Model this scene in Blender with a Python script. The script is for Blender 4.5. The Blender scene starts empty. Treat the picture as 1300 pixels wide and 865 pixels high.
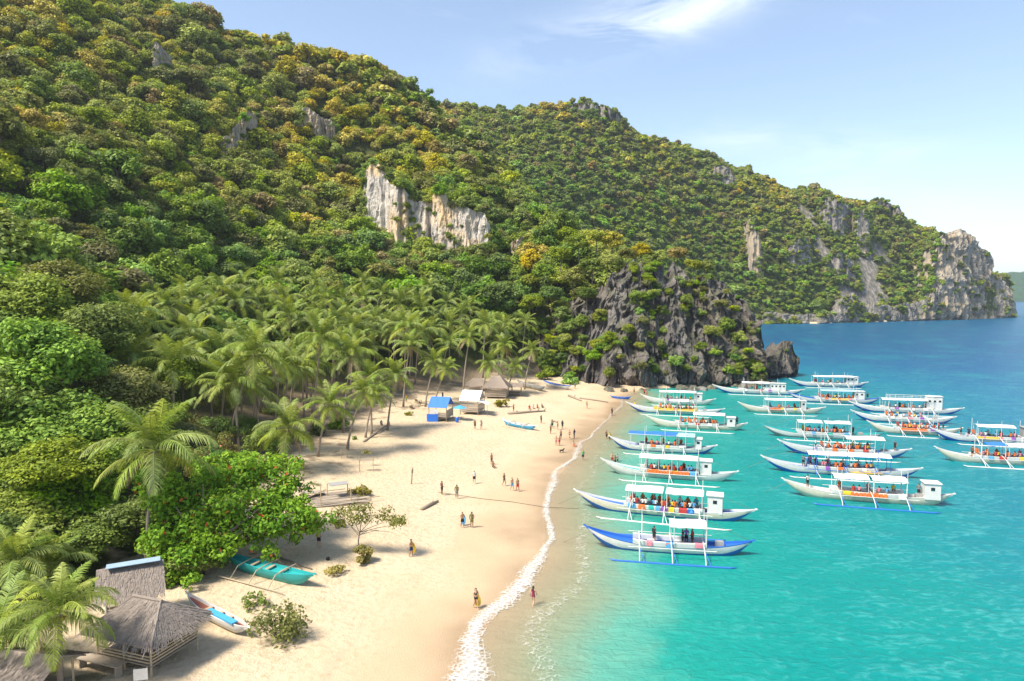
import bpy, math, random
import numpy as np
from mathutils import Vector, Matrix

R = math.radians
random.seed(7)
rng = np.random.default_rng(11)
scene = bpy.context.scene
COL = scene.collection

# ------------------------------------------------------------------ camera
F, PW, PH, CAMZ = 867.0, 1300.0, 865.0, 25.0      # focal length in photo pixels, photo size, drone height
PITCH = math.atan((432.5 - 375.0) / F)             # horizon lies at photo row 375
cd = bpy.data.cameras.new('camera')
cd.sensor_width = 36.0
cd.lens = F / PW * 36.0
cd.clip_start, cd.clip_end = 0.5, 20000.0
cam = bpy.data.objects.new('camera', cd)
cam.location = (0, 0, CAMZ)
cam.rotation_euler = (math.pi / 2 - PITCH, 0, 0)
COL.objects.link(cam)
scene.camera = cam

# ------------------------------------------------------------------ sky and sun
SUN_EL, SUN_AZ = R(55), R(-120)                    # azimuth from +Y, clockwise: the sun stands on the left, a little behind the drone
sdir = Vector((math.cos(SUN_EL) * math.sin(SUN_AZ), math.cos(SUN_EL) * math.cos(SUN_AZ), math.sin(SUN_EL)))
sl = bpy.data.lights.new('sun', 'SUN')
sl.energy, sl.angle, sl.color = 3.5, R(14), (1.0, 0.91, 0.78)
so = bpy.data.objects.new('sun', sl)
so.rotation_euler = sdir.to_track_quat('Z', 'Y').to_euler()
so.location = (-60, -30, 120)
COL.objects.link(so)

world = bpy.data.worlds.new('World')
scene.world = world
world.use_nodes = True
wt = world.node_tree
wt.nodes.clear()
def wn(t, **kw):
    n = wt.nodes.new(t)
    for k, v in kw.items():
        setattr(n, k, v)
    return n
sky = wn('ShaderNodeTexSky', sky_type='NISHITA', sun_disc=False)
sky.sun_elevation, sky.sun_rotation = SUN_EL, SUN_AZ
sky.altitude, sky.air_density, sky.dust_density, sky.ozone_density = 0, 1.0, 0.5, 1.2
bg = wn('ShaderNodeBackground')
bg.inputs['Strength'].default_value = 0.088
wout = wn('ShaderNodeOutputWorld')
tc = wn('ShaderNodeTexCoord')
mp = wn('ShaderNodeMapping')
mp.inputs['Rotation'].default_value = (0, R(14), R(20))
mp.inputs['Scale'].default_value = (1.6, 2.2, 7.5)
n1 = wn('ShaderNodeTexNoise')
n1.inputs['Scale'].default_value = 1.7
n1.inputs['Detail'].default_value = 9
n1.inputs['Roughness'].default_value = 0.62
n1.inputs['Distortion'].default_value = 0.5
cr = wn('ShaderNodeMapRange')
cr.inputs['From Min'].default_value, cr.inputs['From Max'].default_value = 0.55, 1.0
cr.inputs['To Min'].default_value, cr.inputs['To Max'].default_value = 0.10, 0.55
cr.clamp = True
# one long wisp and a fainter bank, placed on the sky dome by bearing (x/y) and height (z/y)
sx = wn('ShaderNodeSeparateXYZ')
wt.links.new(tc.outputs['Generated'], sx.inputs[0])
def wm(op, a, b=0.0):
    n = wn('ShaderNodeMath', operation=op)
    for i_, v_ in enumerate((a, b)):
        if isinstance(v_, bpy.types.NodeSocket):
            wt.links.new(v_, n.inputs[i_])
        else:
            n.inputs[i_].default_value = v_
    return n.outputs[0]
yy_ = wm('MAXIMUM', sx.outputs['Y'], 0.05)
az_, el_ = wm('DIVIDE', sx.outputs['X'], yy_), wm('DIVIDE', sx.outputs['Z'], yy_)
def wisp(a0, e0, slope, sa, se, amt):
    da = wm('SUBTRACT', az_, a0)
    de = wm('SUBTRACT', wm('SUBTRACT', el_, e0), wm('MULTIPLY', da, slope))
    q = wm('ADD', wm('POWER', wm('ABSOLUTE', wm('DIVIDE', da, sa)), 2.0), wm('POWER', wm('ABSOLUTE', wm('DIVIDE', de, se)), 2.0))
    return wm('MULTIPLY', wm('EXPONENT', wm('MULTIPLY', q, -1.0)), amt)
n2 = wn('ShaderNodeTexNoise')
n2.inputs['Scale'].default_value, n2.inputs['Detail'].default_value, n2.inputs['Roughness'].default_value, n2.inputs['Distortion'].default_value = 9.0, 8, 0.65, 0.8
mp2 = wn('ShaderNodeMapping'); mp2.inputs['Scale'].default_value = (0.55, 1.0, 2.2); mp2.inputs['Rotation'].default_value = (0, R(-14), 0)
wt.links.new(tc.outputs['Generated'], mp2.inputs['Vector']); wt.links.new(mp2.outputs['Vector'], n2.inputs['Vector'])
wf = wm('ADD', wm('ADD', wisp(0.20, 0.392, 0.25, 0.17, 0.035, 1.0), wisp(0.44, 0.212, -0.05, 0.20, 0.030, 0.40)), wisp(0.62, 0.13, -0.2, 0.2, 0.03, 0.3))
wisps = wm('MULTIPLY', wf, wm('MULTIPLY', wm('MAXIMUM', wm('SUBTRACT', n2.outputs['Fac'], 0.36), 0.0), 3.2))
mixc = wn('ShaderNodeMix', data_type='RGBA')
mixc.inputs['B'].default_value = (5.6, 6.0, 6.5, 1)      # sunlit thin cloud, in the sky texture's own units
wt.links.new(tc.outputs['Generated'], mp.inputs['Vector'])
wt.links.new(mp.outputs['Vector'], n1.inputs['Vector'])
wt.links.new(n1.outputs['Fac'], cr.inputs['Value'])
wt.links.new(wm('MINIMUM', wm('ADD', cr.outputs['Result'], wisps), 0.95), mixc.inputs['Factor'])
wt.links.new(sky.outputs['Color'], mixc.inputs['A'])
wt.links.new(mixc.outputs['Result'], bg.inputs['Color'])
wt.links.new(bg.outputs['Background'], wout.inputs['Surface'])

vs = scene.view_settings
vs.view_transform, vs.look, vs.exposure, vs.gamma, vs.use_curve_mapping = 'Standard', 'None', 1.34, 1.0, False
scene.cycles.max_bounces = 6
scene.cycles.diffuse_bounces = 3
scene.cycles.glossy_bounces = 2
scene.cycles.transmission_bounces = 4
scene.cycles.transparent_max_bounces = 8
scene.cycles.use_denoising = True

# ------------------------------------------------------------------ photo pixels -> places
_cp, _sp = math.cos(PITCH), math.sin(PITCH)
def ray(px, py):
    u, v = (np.asarray(px, float) - 650.0) / F, (np.asarray(py, float) - 432.5) / F
    return np.stack([u, _cp - v * _sp, -_sp - v * _cp], -1)
def at_depth(px, py, Y):
    d = ray(px, py)
    t = np.asarray(Y, float) / d[..., 1]
    P = d * t[..., None]
    P[..., 2] += CAMZ
    return P
def on_z(px, py, z=0.0):
    d = ray(px, py)
    t = (z - CAMZ) / d[..., 2]
    P = d * np.asarray(t)[..., None]
    P[..., 2] += CAMZ
    return P
def project(P):
    P = np.asarray(P, float)
    x, y, z = P[..., 0], P[..., 1], P[..., 2] - CAMZ
    f = y * _cp - z * _sp
    up = y * _sp + z * _cp
    return 650 + F * x / f, 432.5 - F * up / f, f

# ------------------------------------------------------------------ numpy noise
def _hash(i, j, k, seed):
    h = (i.astype(np.int64) * 374761393 + j.astype(np.int64) * 668265263 + k.astype(np.int64) * 2147483647 + seed * 974711) & 0xffffffff
    h = ((h ^ (h >> 13)) * 1274126177) & 0xffffffff
    h = ((h ^ (h >> 16)) * 2246822519) & 0xffffffff
    return ((h ^ (h >> 15)) & 0xffffff) / float(0xffffff)
def vnoise(P, seed=0):
    P = np.asarray(P, float)
    I = np.floor(P).astype(np.int64)
    f = P - I
    f = f * f * (3 - 2 * f)
    r = 0
    for a in (0, 1):
        for b in (0, 1):
            for c in (0, 1):
                w = (f[..., 0] if a else 1 - f[..., 0]) * (f[..., 1] if b else 1 - f[..., 1]) * (f[..., 2] if c else 1 - f[..., 2])
                r = r + w * _hash(I[..., 0] + a, I[..., 1] + b, I[..., 2] + c, seed)
    return r
def fbm(P, octs=4, seed=0, gain=0.5):
    P = np.asarray(P, float)
    s, a, t = 0, 1.0, 0
    for o in range(octs):
        s = s + a * vnoise(P * (2.03 ** o) + o * 17.3, seed + o)
        t += a
        a *= gain
    return s / t
def ridged(P, octs=4, seed=0):
    P = np.asarray(P, float)
    s, a, t = 0, 1.0, 0
    for o in range(octs):
        s = s + a * (1 - np.abs(2 * vnoise(P * (2.07 ** o) + o * 9.1, seed + o) - 1))
        t += a
        a *= 0.5
    return s / t

# ------------------------------------------------------------------ mesh helpers
def mesh_np(name, V, Fq, mats=(), smooth=False, fmat=None):
    """mesh from numpy arrays; Fq is an (n,3) or (n,4) index array or a list of such arrays"""
    me = bpy.data.meshes.new(name)
    V = np.asarray(V, np.float32).reshape(-1, 3)
    groups = Fq if isinstance(Fq, list) else [Fq]
    groups = [np.asarray(g, np.int32) for g in groups if len(g)]
    loops = np.concatenate([g.ravel() for g in groups])
    counts = np.concatenate([np.full(len(g), g.shape[1], np.int32) for g in groups])
    starts = np.concatenate([[0], np.cumsum(counts)[:-1]]).astype(np.int32)
    me.vertices.add(len(V))
    me.vertices.foreach_set('co', V.ravel())
    me.loops.add(len(loops))
    me.loops.foreach_set('vertex_index', loops)
    me.polygons.add(len(counts))
    me.polygons.foreach_set('loop_start', starts)
    if fmat is not None:
        me.polygons.foreach_set('material_index', np.asarray(fmat, np.int32))
    me.update(calc_edges=True)
    me.polygons.foreach_set('use_smooth', np.full(len(counts), bool(smooth)))
    for m in mats:
        me.materials.append(m)
    return me
def point_attr(me, name, vals):
    a = me.attributes.new(name, 'FLOAT', 'POINT')
    a.data.foreach_set('value', np.asarray(vals, np.float32))
def face_attr(me, name, vals):
    a = me.attributes.new(name, 'FLOAT', 'FACE')
    a.data.foreach_set('value', np.asarray(vals, np.float32))
def link(name, data, parent=None, loc=(0, 0, 0), rot=(0, 0, 0), scale=None):
    o = bpy.data.objects.new(name, data)
    COL.objects.link(o)
    o.location, o.rotation_euler = loc, rot
    if scale is not None:
        o.scale = scale if hasattr(scale, '__len__') else (scale,) * 3
    o.parent = parent
    return o
def tag(o, label=None, cat=None, group=None, kind=None):
    for k, v in (('label', label), ('category', cat), ('group', group), ('kind', kind)):
        if v:
            o[k] = v
    return o
def empty(name, loc, rz=0.0, label=None, cat=None, group=None, scale=None):
    o = link(name, None, None, loc, (0, 0, rz), scale)
    o.empty_display_size = 0.3
    return tag(o, label, cat, group)
def grid_faces(nr, nc, wrap=False):
    i = np.arange(nr * nc).reshape(nr, nc)
    if wrap:
        i = np.concatenate([i, i[:, :1]], 1)
    return np.stack([i[:-1, :-1], i[:-1, 1:], i[1:, 1:], i[1:, :-1]], -1).reshape(-1, 4)

class MB:
    """collects boxes, bars, tubes and sheets for ONE mesh"""
    def __init__(s):
        s.v, s.f, s.n = [], [], 0
    def add(s, V, Fs):
        s.v.extend([tuple(p) for p in V])
        s.f.extend([tuple(int(i) + s.n for i in f) for f in Fs])
        s.n += len(V)
        return s
    def box(s, c, d, rz=0.0, ry=0.0, taper=1.0):
        M = Matrix.Rotation(rz, 3, 'Z') @ Matrix.Rotation(ry, 3, 'Y')
        V = []
        for z in (-1, 1):
            t = taper if z > 0 else 1.0
            for x, y in ((-1, -1), (1, -1), (1, 1), (-1, 1)):
                V.append(Vector(c) + M @ Vector((x * d[0] / 2 * t, y * d[1] / 2 * t, z * d[2] / 2)))
        return s.add(V, [(3, 2, 1, 0), (4, 5, 6, 7), (0, 1, 5, 4), (1, 2, 6, 5), (2, 3, 7, 6), (3, 0, 4, 7)])
    def tube(s, pts, r, n=6):
        pts = [Vector(p) for p in pts]
        rs = r if hasattr(r, '__len__') else [r] * len(pts)
        V, Fs = [], []
        side = None
        for i, p in enumerate(pts):
            t = (pts[min(i + 1, len(pts) - 1)] - pts[max(i - 1, 0)]).normalized()
            if side is None:
                a = Vector((0, 0, 1)) if abs(t.z) < 0.9 else Vector((1, 0, 0))
                side = t.cross(a).normalized()
            else:
                side = (side - t * side.dot(t)).normalized()
            up = t.cross(side)
            for k in range(n):
                a = 2 * math.pi * k / n
                V.append(p + (side * math.cos(a) + up * math.sin(a)) * rs[i])
        for i in range(len(pts) - 1):
            for k in range(n):
                k2 = (k + 1) % n
                Fs.append((i * n + k, i * n + k2, (i + 1) * n + k2, (i + 1) * n + k))
        Fs.append(tuple(range(n - 1, -1, -1)))
        Fs.append(tuple(range((len(pts) - 1) * n, len(pts) * n)))
        return s.add(V, Fs)
    def sheet(s, P, thick=0.03):
        """P: rows x cols of points, thickened downwards"""
        nr, nc = len(P), len(P[0])
        V = [Vector(p) for row in P for p in row] + [Vector(p) - Vector((0, 0, thick)) for row in P for p in row]
        N, Fs = nr * nc, []
        for i in range(nr - 1):
            for j in range(nc - 1):
                a, b, c, d = i * nc + j, i * nc + j + 1, (i + 1) * nc + j + 1, (i + 1) * nc + j
                Fs += [(a, b, c, d), (d + N, c + N, b + N, a + N)]
        ring = [j for j in range(nc)] + [i * nc + nc - 1 for i in range(1, nr)] + [(nr - 1) * nc + j for j in range(nc - 2, -1, -1)] + [i * nc for i in range(nr - 2, 0, -1)]
        for a, b in zip(ring, ring[1:] + ring[:1]):
            Fs.append((a, a + N, b + N, b))
        return s.add(V, Fs)
    def mesh(s, name, mat, smooth=False):
        me = bpy.data.meshes.new(name)
        me.from_pydata(s.v, [], s.f)
        me.materials.append(mat)
        if smooth:
            me.polygons.foreach_set('use_smooth', np.ones(len(me.polygons), bool))
        me.update()
        return me
    def build(s, name, mat, parent=None, loc=(0, 0, 0), rot=(0, 0, 0), smooth=False):
        return link(name, s.mesh(name, mat, smooth), parent, loc, rot)

# ------------------------------------------------------------------ materials
class NT:
    def __init__(s, name):
        s.m = bpy.data.materials.new(name)
        s.m.use_nodes = True
        s.t = s.m.node_tree
        s.b = s.t.nodes['Principled BSDF']
        s.out = s.t.nodes['Material Output']
    def n(s, t, ins=None, **kw):
        n = s.t.nodes.new(t)
        for k, v in kw.items():
            setattr(n, k, v)
        for k, v in (ins or {}).items():
            if isinstance(v, bpy.types.NodeSocket):
                s.t.links.new(v, n.inputs[k])
            else:
                n.inputs[k].default_value = v
        return n
    def set(s, **kw):
        for k, v in kw.items():
            k = k.replace('_', ' ')
            if isinstance(v, bpy.types.NodeSocket):
                s.t.links.new(v, s.b.inputs[k])
            else:
                s.b.inputs[k].default_value = v
        return s
    def coords(s, scale=(1, 1, 1), space='Object'):
        tcn = s.n('ShaderNodeTexCoord')
        return s.n('ShaderNodeMapping', {'Vector': tcn.outputs[space], 'Scale': scale}).outputs['Vector']
    def world(s, scale=(1, 1, 1)):
        g = s.n('ShaderNodeNewGeometry')
        return s.n('ShaderNodeMapping', {'Vector': g.outputs['Position'], 'Scale': scale}).outputs['Vector']
    def noise(s, vec, scale, detail=4, rough=0.55, dist=0.0):
        return s.n('ShaderNodeTexNoise', {'Vector': vec, 'Scale': scale, 'Detail': detail, 'Roughness': rough, 'Distortion': dist}).outputs['Fac']
    def rng(s, v, a, b, c=0.0, d=1.0):
        return s.n('ShaderNodeMapRange', {'Value': v, 'From Min': a, 'From Max': b, 'To Min': c, 'To Max': d}, clamp=True).outputs['Result']
    def ramp(s, v, stops):
        n = s.n('ShaderNodeValToRGB', {'Fac': v})
        el = n.color_ramp.elements
        while len(el) > 1:
            el.remove(el[-1])
        for i, (p, c) in enumerate(stops):
            e = el[0] if i == 0 else el.new(p)
            e.position = p
            e.color = (*c, 1) if len(c) == 3 else c
        return n.outputs['Color']
    def mix(s, f, a, b, blend='MIX'):
        n = s.n('ShaderNodeMix', data_type='RGBA', blend_type=blend)
        for k, v in (('Factor', f), ('A', a), ('B', b)):
            if isinstance(v, bpy.types.NodeSocket):
                s.t.links.new(v, n.inputs[k])
            else:
                n.inputs[k].default_value = (*v, 1) if hasattr(v, '__len__') and len(v) == 3 else v
        return n.outputs['Result']
    def math(s, op, a, b=0.0):
        n = s.n('ShaderNodeMath', operation=op)
        for i, v in enumerate((a, b)):
            if isinstance(v, bpy.types.NodeSocket):
                s.t.links.new(v, n.inputs[i])
            else:
                n.inputs[i].default_value = v
        return n.outputs[0]
    def attr(s, name):
        return s.n('ShaderNodeAttribute', attribute_name=name).outputs['Fac']
    def bump(s, h, strength, dist=0.1):
        s.t.links.new(s.n('ShaderNodeBump', {'Height': h, 'Strength': strength, 'Distance': dist}).outputs['Normal'], s.b.inputs['Normal'])

def paint(name, col, rough=0.5, wear=0.25, spec=0.4):
    """painted or plain surface with slight dirt and uneven tone"""
    m = NT(name)
    a = m.noise(m.coords(), 1.7, 6, 0.65)
    b = m.noise(m.coords((1, 1, 6)), 4.0, 3)
    f = m.rng(m.math('MULTIPLY', a, b), 0.12, 0.42)
    dirty = tuple(c * (1 - wear) + 0.10 * wear for c in col)
    m.set(Base_Color=m.mix(f, dirty, col), Roughness=rough, Specular_IOR_Level=spec)
    return m.m

def leaf_mat(name, dark, light, trans=0.3, hue=0.10, vary=1.0):
    m = NT(name)
    tone = m.attr('tone')
    oi = m.n('ShaderNodeObjectInfo').outputs['Random']
    c = m.mix(tone, dark, light)
    hsv = m.n('ShaderNodeHueSaturation', {'Color': c, 'Hue': m.rng(oi, 0, 1, 0.5 - hue * 0.22, 0.5 + hue * 0.14), 'Saturation': m.rng(m.math('FRACT', m.math('MULTIPLY', oi, 7.3)), 0, 1, 1 - 0.2 * vary, 1.05), 'Value': m.rng(m.math('FRACT', m.math('MULTIPLY', oi, 13.7)), 0, 1, 1 - 0.06 * vary, 1 + 0.42 * vary)}).outputs['Color']
    m.set(Base_Color=hsv, Roughness=0.55, Specular_IOR_Level=0.25)
    tr = m.n('ShaderNodeBsdfTranslucent', {'Color': m.mix(0.5, hsv, (0.35, 0.40, 0.03))})
    mx = m.n('ShaderNodeMixShader', {0: trans, 1: m.b.outputs[0], 2: tr.outputs[0]})
    m.t.links.new(mx.outputs[0], m.out.inputs['Surface'])
    return m.m

# ================================================================== THE SETTING
# ------------------------------------------------------------------ shoreline and terrain heights
SHORE_PX = [(592, 900), (598, 865), (604, 828), (620, 798), (644, 772), (667, 748), (687, 714), (697, 684), (694, 655), (697, 634),
            (708, 612), (724, 586), (740, 563), (760, 543), (777, 525), (792, 508), (800, 499)]
beach_line = np.array([[-4.0, 10.0], [-3.4, 25.0]] + [on_z(x, y)[:2].tolist() for x, y in SHORE_PX])
coast = [on_z(x, y)[:2].tolist() for x, y in [(820, 494), (860, 492), (905, 490), (960, 489)]] + \
        [[72, 205], [70, 240], [66, 300], [80, 400], [140, 530], [200, 590], [216, 604]] + \
        [on_z(x, y)[:2].tolist() for x, y in [(1040, 411), (1100, 409.5), (1180, 407), (1256, 404.5)]] + \
        [[590, 805], [610, 880], [560, 1050], [300, 1400], [-900, 1400], [-900, 10]]
land_poly = np.array(beach_line.tolist() + coast)

def seg_dist(X, Y, poly, closed=False):
    d = np.full(X.shape, 1e9)
    pts = np.asarray(poly)
    nxt = np.roll(pts, -1, 0) if closed else pts[1:]
    for (ax, ay), (bx, by) in zip(pts if closed else pts[:-1], nxt):
        vx, vy = bx - ax, by - ay
        t = np.clip(((X - ax) * vx + (Y - ay) * vy) / (vx * vx + vy * vy + 1e-9), 0, 1)
        d = np.minimum(d, np.hypot(X - ax - t * vx, Y - ay - t * vy))
    return d
def inside(X, Y, poly):
    r = np.zeros(X.shape, bool)
    pts = np.asarray(poly)
    for (ax, ay), (bx, by) in zip(pts, np.roll(pts, -1, 0)):
        c = ((ay > Y) != (by > Y))
        with np.errstate(divide='ignore', invalid='ignore'):
            xi = (bx - ax) * (Y - ay) / (by - ay + 1e-12) + ax
        r ^= c & (X < xi)
    return r

CP = []
def cp(px, py, d, drop=8.0):
    p = at_depth(px, py, d)
    CP.append([p[0], p[1], p[2] - drop])
def cw(x, y, z):
    CP.append([x, y, z])
for px, rows in {0: [(330, 100), (200, 150), (100, 190), (0, 240)], 100: [(335, 118), (200, 170), (100, 215), (0, 268)],
                 200: [(345, 150), (250, 185), (150, 230), (50, 285)], 300: [(350, 175), (250, 215), (150, 268), (60, 325)],
                 400: [(350, 192), (270, 240), (170, 300)], 470: [(345, 205)], 540: [(345, 212)], 610: [(345, 214)], 660: [(330, 228)]}.items():
    for py, d in rows:
        cp(px, py, d)
# the pale cliff: a steep step in the hillside
for px, yb, db, yt, dt in [(440, 300, 262, 215, 290), (475, 296, 258, 213, 272), (540, 316, 250, 255, 262), (610, 330, 244, 275, 256), (640, 330, 244, 282, 268)]:
    cp(px, yb, db, 7); cp(px, yt + 6, dt, 8)
ridge1 = [(212, 3, 312), (262, 14, 325), (330, 30, 345), (430, 70, 372), (490, 96, 382), (540, 118, 380)]
for px, py, d in ridge1:
    cp(px, py, d, 8)
    p = at_depth(px, py, d); cw(p[0] + 10, p[1] + 95, p[2] - 48)
for px, py, d in [(590, 165, 362), (640, 215, 335), (690, 262, 295), (735, 290, 250)]:
    cp(px, py, d, 8)
    p = at_depth(px, py, d); cw(p[0] + 45, p[1] + 75, max(6, p[2] - 45))
# top of the crag beside the beach
for px, py, d in [(720, 330, 212), (770, 318, 210), (815, 335, 203), (870, 345, 205), (915, 360, 205), (760, 345, 200)]:
    cp(px, py, d, 6.5)
cw(60, 232, 14); cw(40, 250, 30); cw(56, 206, 20); cw(66, 203, 8)
# second ridge and the headland
ridge2 = [(520, 118, 640), (600, 131, 650), (650, 136, 655), (700, 131, 660), (740, 129, 665), (790, 152, 680), (850, 176, 700), (900, 191, 715),
          (960, 212, 735), (1040, 242, 748), (1100, 257, 760), (1150, 277, 770), (1200, 292, 785), (1232, 303, 795)]
for px, py, d in ridge2:
    cp(px, py, d, 7)
    p = at_depth(px, py, d); cw(p[0] + 15, p[1] + 130, p[2] - 45)
for px, py, d in [(960, 400, 606), (1040, 398, 625), (1100, 397, 655), (1180, 392, 700), (1000, 315, 655), (1070, 330, 680), (1140, 330, 715), (1195, 345, 730), (930, 300, 640),
                  (860, 300, 590), (780, 285, 560), (700, 240, 545), (620, 190, 570), (860, 240, 650), (760, 205, 610), (1235, 345, 762)]:
    cp(px, py, d, 6)
cw(150, 560, 12); cw(110, 480, 6); cw(60, 420, 26); cw(80, 330, 4); cw(30, 330, 34); cw(-60, 470, 70); cw(20, 430, 46)
cw(575, 790, 46); cw(600, 850, 10); cw(520, 900, 70)
# flat ground: beach and palm grove
for px, py, z in [(450, 600, 2.0), (560, 560, 1.9), (330, 760, 2.0), (150, 845, 2.2), (640, 500, 1.8), (400, 640, 2.0), (700, 487, 1.9), (500, 760, 1.2), (560, 640, 1.4),
                  (300, 560, 2.6), (400, 520, 2.6), (500, 500, 2.4), (560, 486, 2.4), (620, 480, 2.4), (230, 640, 2.4), (200, 560, 3.2), (40, 830, 2.6), (720, 478, 2.6)]:
    p = on_z(px, py, z); cw(p[0], p[1], z)
for x, y, z in [(-42, 60, 3.2), (-52, 72, 4.5), (-60, 58, 6), (-75, 75, 14), (-110, 60, 30), (-62, 95, 9), (-45, 150, 3.6), (-25, 185, 4.5), (-8, 200, 5), (-66, 125, 10), (8, 205, 6),
                (-170, 90, 70), (-260, 160, 120), (-200, 30, 60), (-300, 300, 190), (-180, 400, 170), (-400, 500, 160), (-420, 120, 150), (-40, 30, 2.5), (-70, 25, 8), (-20, 20, 2)]:
    cw(x, y, z)
CP = np.array(CP)
def _rbf_fit(C):
    n = len(C)
    S = 100.0
    D = np.hypot(C[:, None, 0] - C[None, :, 0], C[:, None, 1] - C[None, :, 1]) / S
    A = np.zeros((n + 3, n + 3))
    A[:n, :n] = D + np.eye(n) * -0.015
    A[:n, n:] = A[n:, :n].T if False else np.column_stack([np.ones(n), C[:, 0] / S, C[:, 1] / S])
    A[n:, :n] = A[:n, n:].T
    w = np.linalg.solve(A, np.concatenate([C[:, 2], np.zeros(3)]))
    def f(X, Y):
        r = w[n] + w[n + 1] * X / S + w[n + 2] * Y / S
        for (x, y, _), k in zip(C, w[:n]):
            r = r + k * np.hypot(X - x, Y - y) / S
        return r
    return f
_hill = _rbf_fit(CP)
GX0, GY0, GS = -460.0, 4.0, 2.5
gx = np.arange(GX0, 760, GS); gy = np.arange(GY0, 1180, GS)
GXX, GYY = np.meshgrid(gx, gy)
_land = inside(GXX, GYY, land_poly)
_sd = seg_dist(GXX, GYY, land_poly, True)
_bd = seg_dist(GXX, GYY, beach_line)
Zh = _hill(GXX, GYY)
Zh = np.maximum(Zh, 1.4)
rough = np.clip((Zh - 5) / 20, 0, 1)
Zh = Zh + rough * ((fbm(np.stack([GXX / 34, GYY / 34, GXX * 0], -1), 4, 3) - 0.5) * 13 + (ridged(np.stack([GXX / 70, GYY / 70, GXX * 0], -1), 3, 5) - 0.6) * 12)
_beachside = 0.055 * np.minimum(_bd, 36) + np.maximum(0, _bd - 36) * 1.3
_cd = seg_dist(GXX, GYY, np.array([beach_line[-1].tolist()] + coast[:-3]))
_cliffside = np.where(GYY < 235, _cd * 2.6, _cd * 1.5)
rise = np.minimum(_beachside, np.maximum(_cliffside, 0.055 * _bd))
Zg = np.where(_land, np.minimum(Zh, rise), -np.minimum(0.075 * _bd, 7.0) - 0.02)
def ground(X, Y):
    X, Y = np.asarray(X, float), np.asarray(Y, float)
    fx = np.clip((X - GX0) / GS, 0, len(gx) - 1.001); fy = np.clip((Y - GY0) / GS, 0, len(gy) - 1.001)
    i, j = fx.astype(int), fy.astype(int)
    u, v = fx - i, fy - j
    return (Zg[j, i] * (1 - u) + Zg[j, i + 1] * u) * (1 - v) + (Zg[j + 1, i] * (1 - u) + Zg[j + 1, i + 1] * u) * v
def hit(px, py, far=1050.0):
    """depth at which the ray through a pixel meets the terrain"""
    px, py = np.atleast_1d(np.asarray(px, float)), np.atleast_1d(np.asarray(py, float))
    d = ray(px, py)
    out = np.full(px.shape, np.nan)
    for Y in np.geomspace(38, far, 900):
        t = Y / d[:, 1]
        m = np.isnan(out) & (ground(d[:, 0] * t, np.full_like(t, Y)) > CAMZ + d[:, 2] * t)
        out[m] = Y
    return out

def rock_patch(X, Y, Z):
    """over 0.5 where bare rock breaks through the wood of the headland"""
    n_ = fbm(np.stack([X / 30, Y / 30, Z / 55], -1), 4, 91)
    return n_ * np.clip((X - 190) / 120, 0, 1) * np.clip((440 - X) / 60, 0, 1) * (Y > 560) * np.clip(1.12 - np.maximum(0, Z - 95) / 90, 0.6, 1.02)
# terrain sheet: rows by distance, columns by bearing, so that near ground is finest
ys = np.geomspace(12, 1150, 420); us = np.linspace(-1.15, 1.05, 420)
TX, TY = us[None, :] * ys[:, None], np.repeat(ys[:, None], len(us), 1)
TZ = ground(TX, TY)
sand_w = np.clip(1 - (TZ - 2.6) / 1.2, 0, 1)
TZ = TZ + sand_w * (TZ > 0.5) * ((fbm(np.stack([TX / 7, TY / 7, TX * 0], -1), 3, 21) - 0.5) * 0.45 + (fbm(np.stack([TX / 1.4, TY / 1.4, TX * 0], -1), 2, 22) - 0.5) * 0.10)
m = NT('sand_and_soil')
p = m.world()
sh = m.attr('shore'); fo = m.attr('forest')
grain = m.noise(p, 9.0, 5, 0.7); blot = m.noise(p, 0.16, 4, 0.6); foot = m.noise(p, 1.9, 3, 0.6)
dry = m.mix(blot, (0.475, 0.366, 0.235), (0.56, 0.465, 0.33))
dry = m.mix(m.rng(foot, 0.50, 0.70, 0, 0.5), dry, (0.37, 0.265, 0.15))
dry = m.mix(m.rng(grain, 0.60, 0.8, 0, 0.3), dry, (0.40, 0.32, 0.22))
litter = m.noise(p, 2.6, 6, 0.75)
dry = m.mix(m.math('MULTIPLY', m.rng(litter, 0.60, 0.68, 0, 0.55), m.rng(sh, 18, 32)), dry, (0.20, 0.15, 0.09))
wob = m.math('ADD', sh, m.rng(m.noise(p, 0.12, 3), 0.3, 0.7, -2.4, 2.4))
wetf = m.rng(wob, 5.0, 10.5, 1.0, 0.0)
wet = m.mix(m.rng(wob, 0.5, 5.0), (0.36, 0.255, 0.15), (0.47, 0.35, 0.22))
sandc = m.mix(wetf, dry, wet)
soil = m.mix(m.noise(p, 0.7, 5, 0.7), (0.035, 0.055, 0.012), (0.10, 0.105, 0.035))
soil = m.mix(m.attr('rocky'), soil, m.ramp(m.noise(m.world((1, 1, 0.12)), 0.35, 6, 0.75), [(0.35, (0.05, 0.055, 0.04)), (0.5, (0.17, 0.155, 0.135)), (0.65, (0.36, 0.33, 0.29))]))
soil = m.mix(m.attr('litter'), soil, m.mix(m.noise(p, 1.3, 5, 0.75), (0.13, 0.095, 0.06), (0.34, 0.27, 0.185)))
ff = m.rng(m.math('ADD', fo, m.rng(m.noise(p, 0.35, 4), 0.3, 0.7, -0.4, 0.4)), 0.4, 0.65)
m.set(Base_Color=m.mix(ff, sandc, soil), Roughness=m.rng(wob, 0.0, 6.0, 0.30, 0.9), Specular_IOR_Level=m.rng(wob, 0.5, 6.0, 0.5, 0.1))
m.bump(m.math('ADD', m.math('MULTIPLY', foot, m.rng(wob, 6, 14)), m.math('MULTIPLY', grain, 0.25)), 0.9, 0.26)
MAT_SAND = m.m
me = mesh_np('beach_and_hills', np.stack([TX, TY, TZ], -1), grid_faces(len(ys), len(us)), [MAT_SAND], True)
_l = inside(TX, TY, land_poly)
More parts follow.
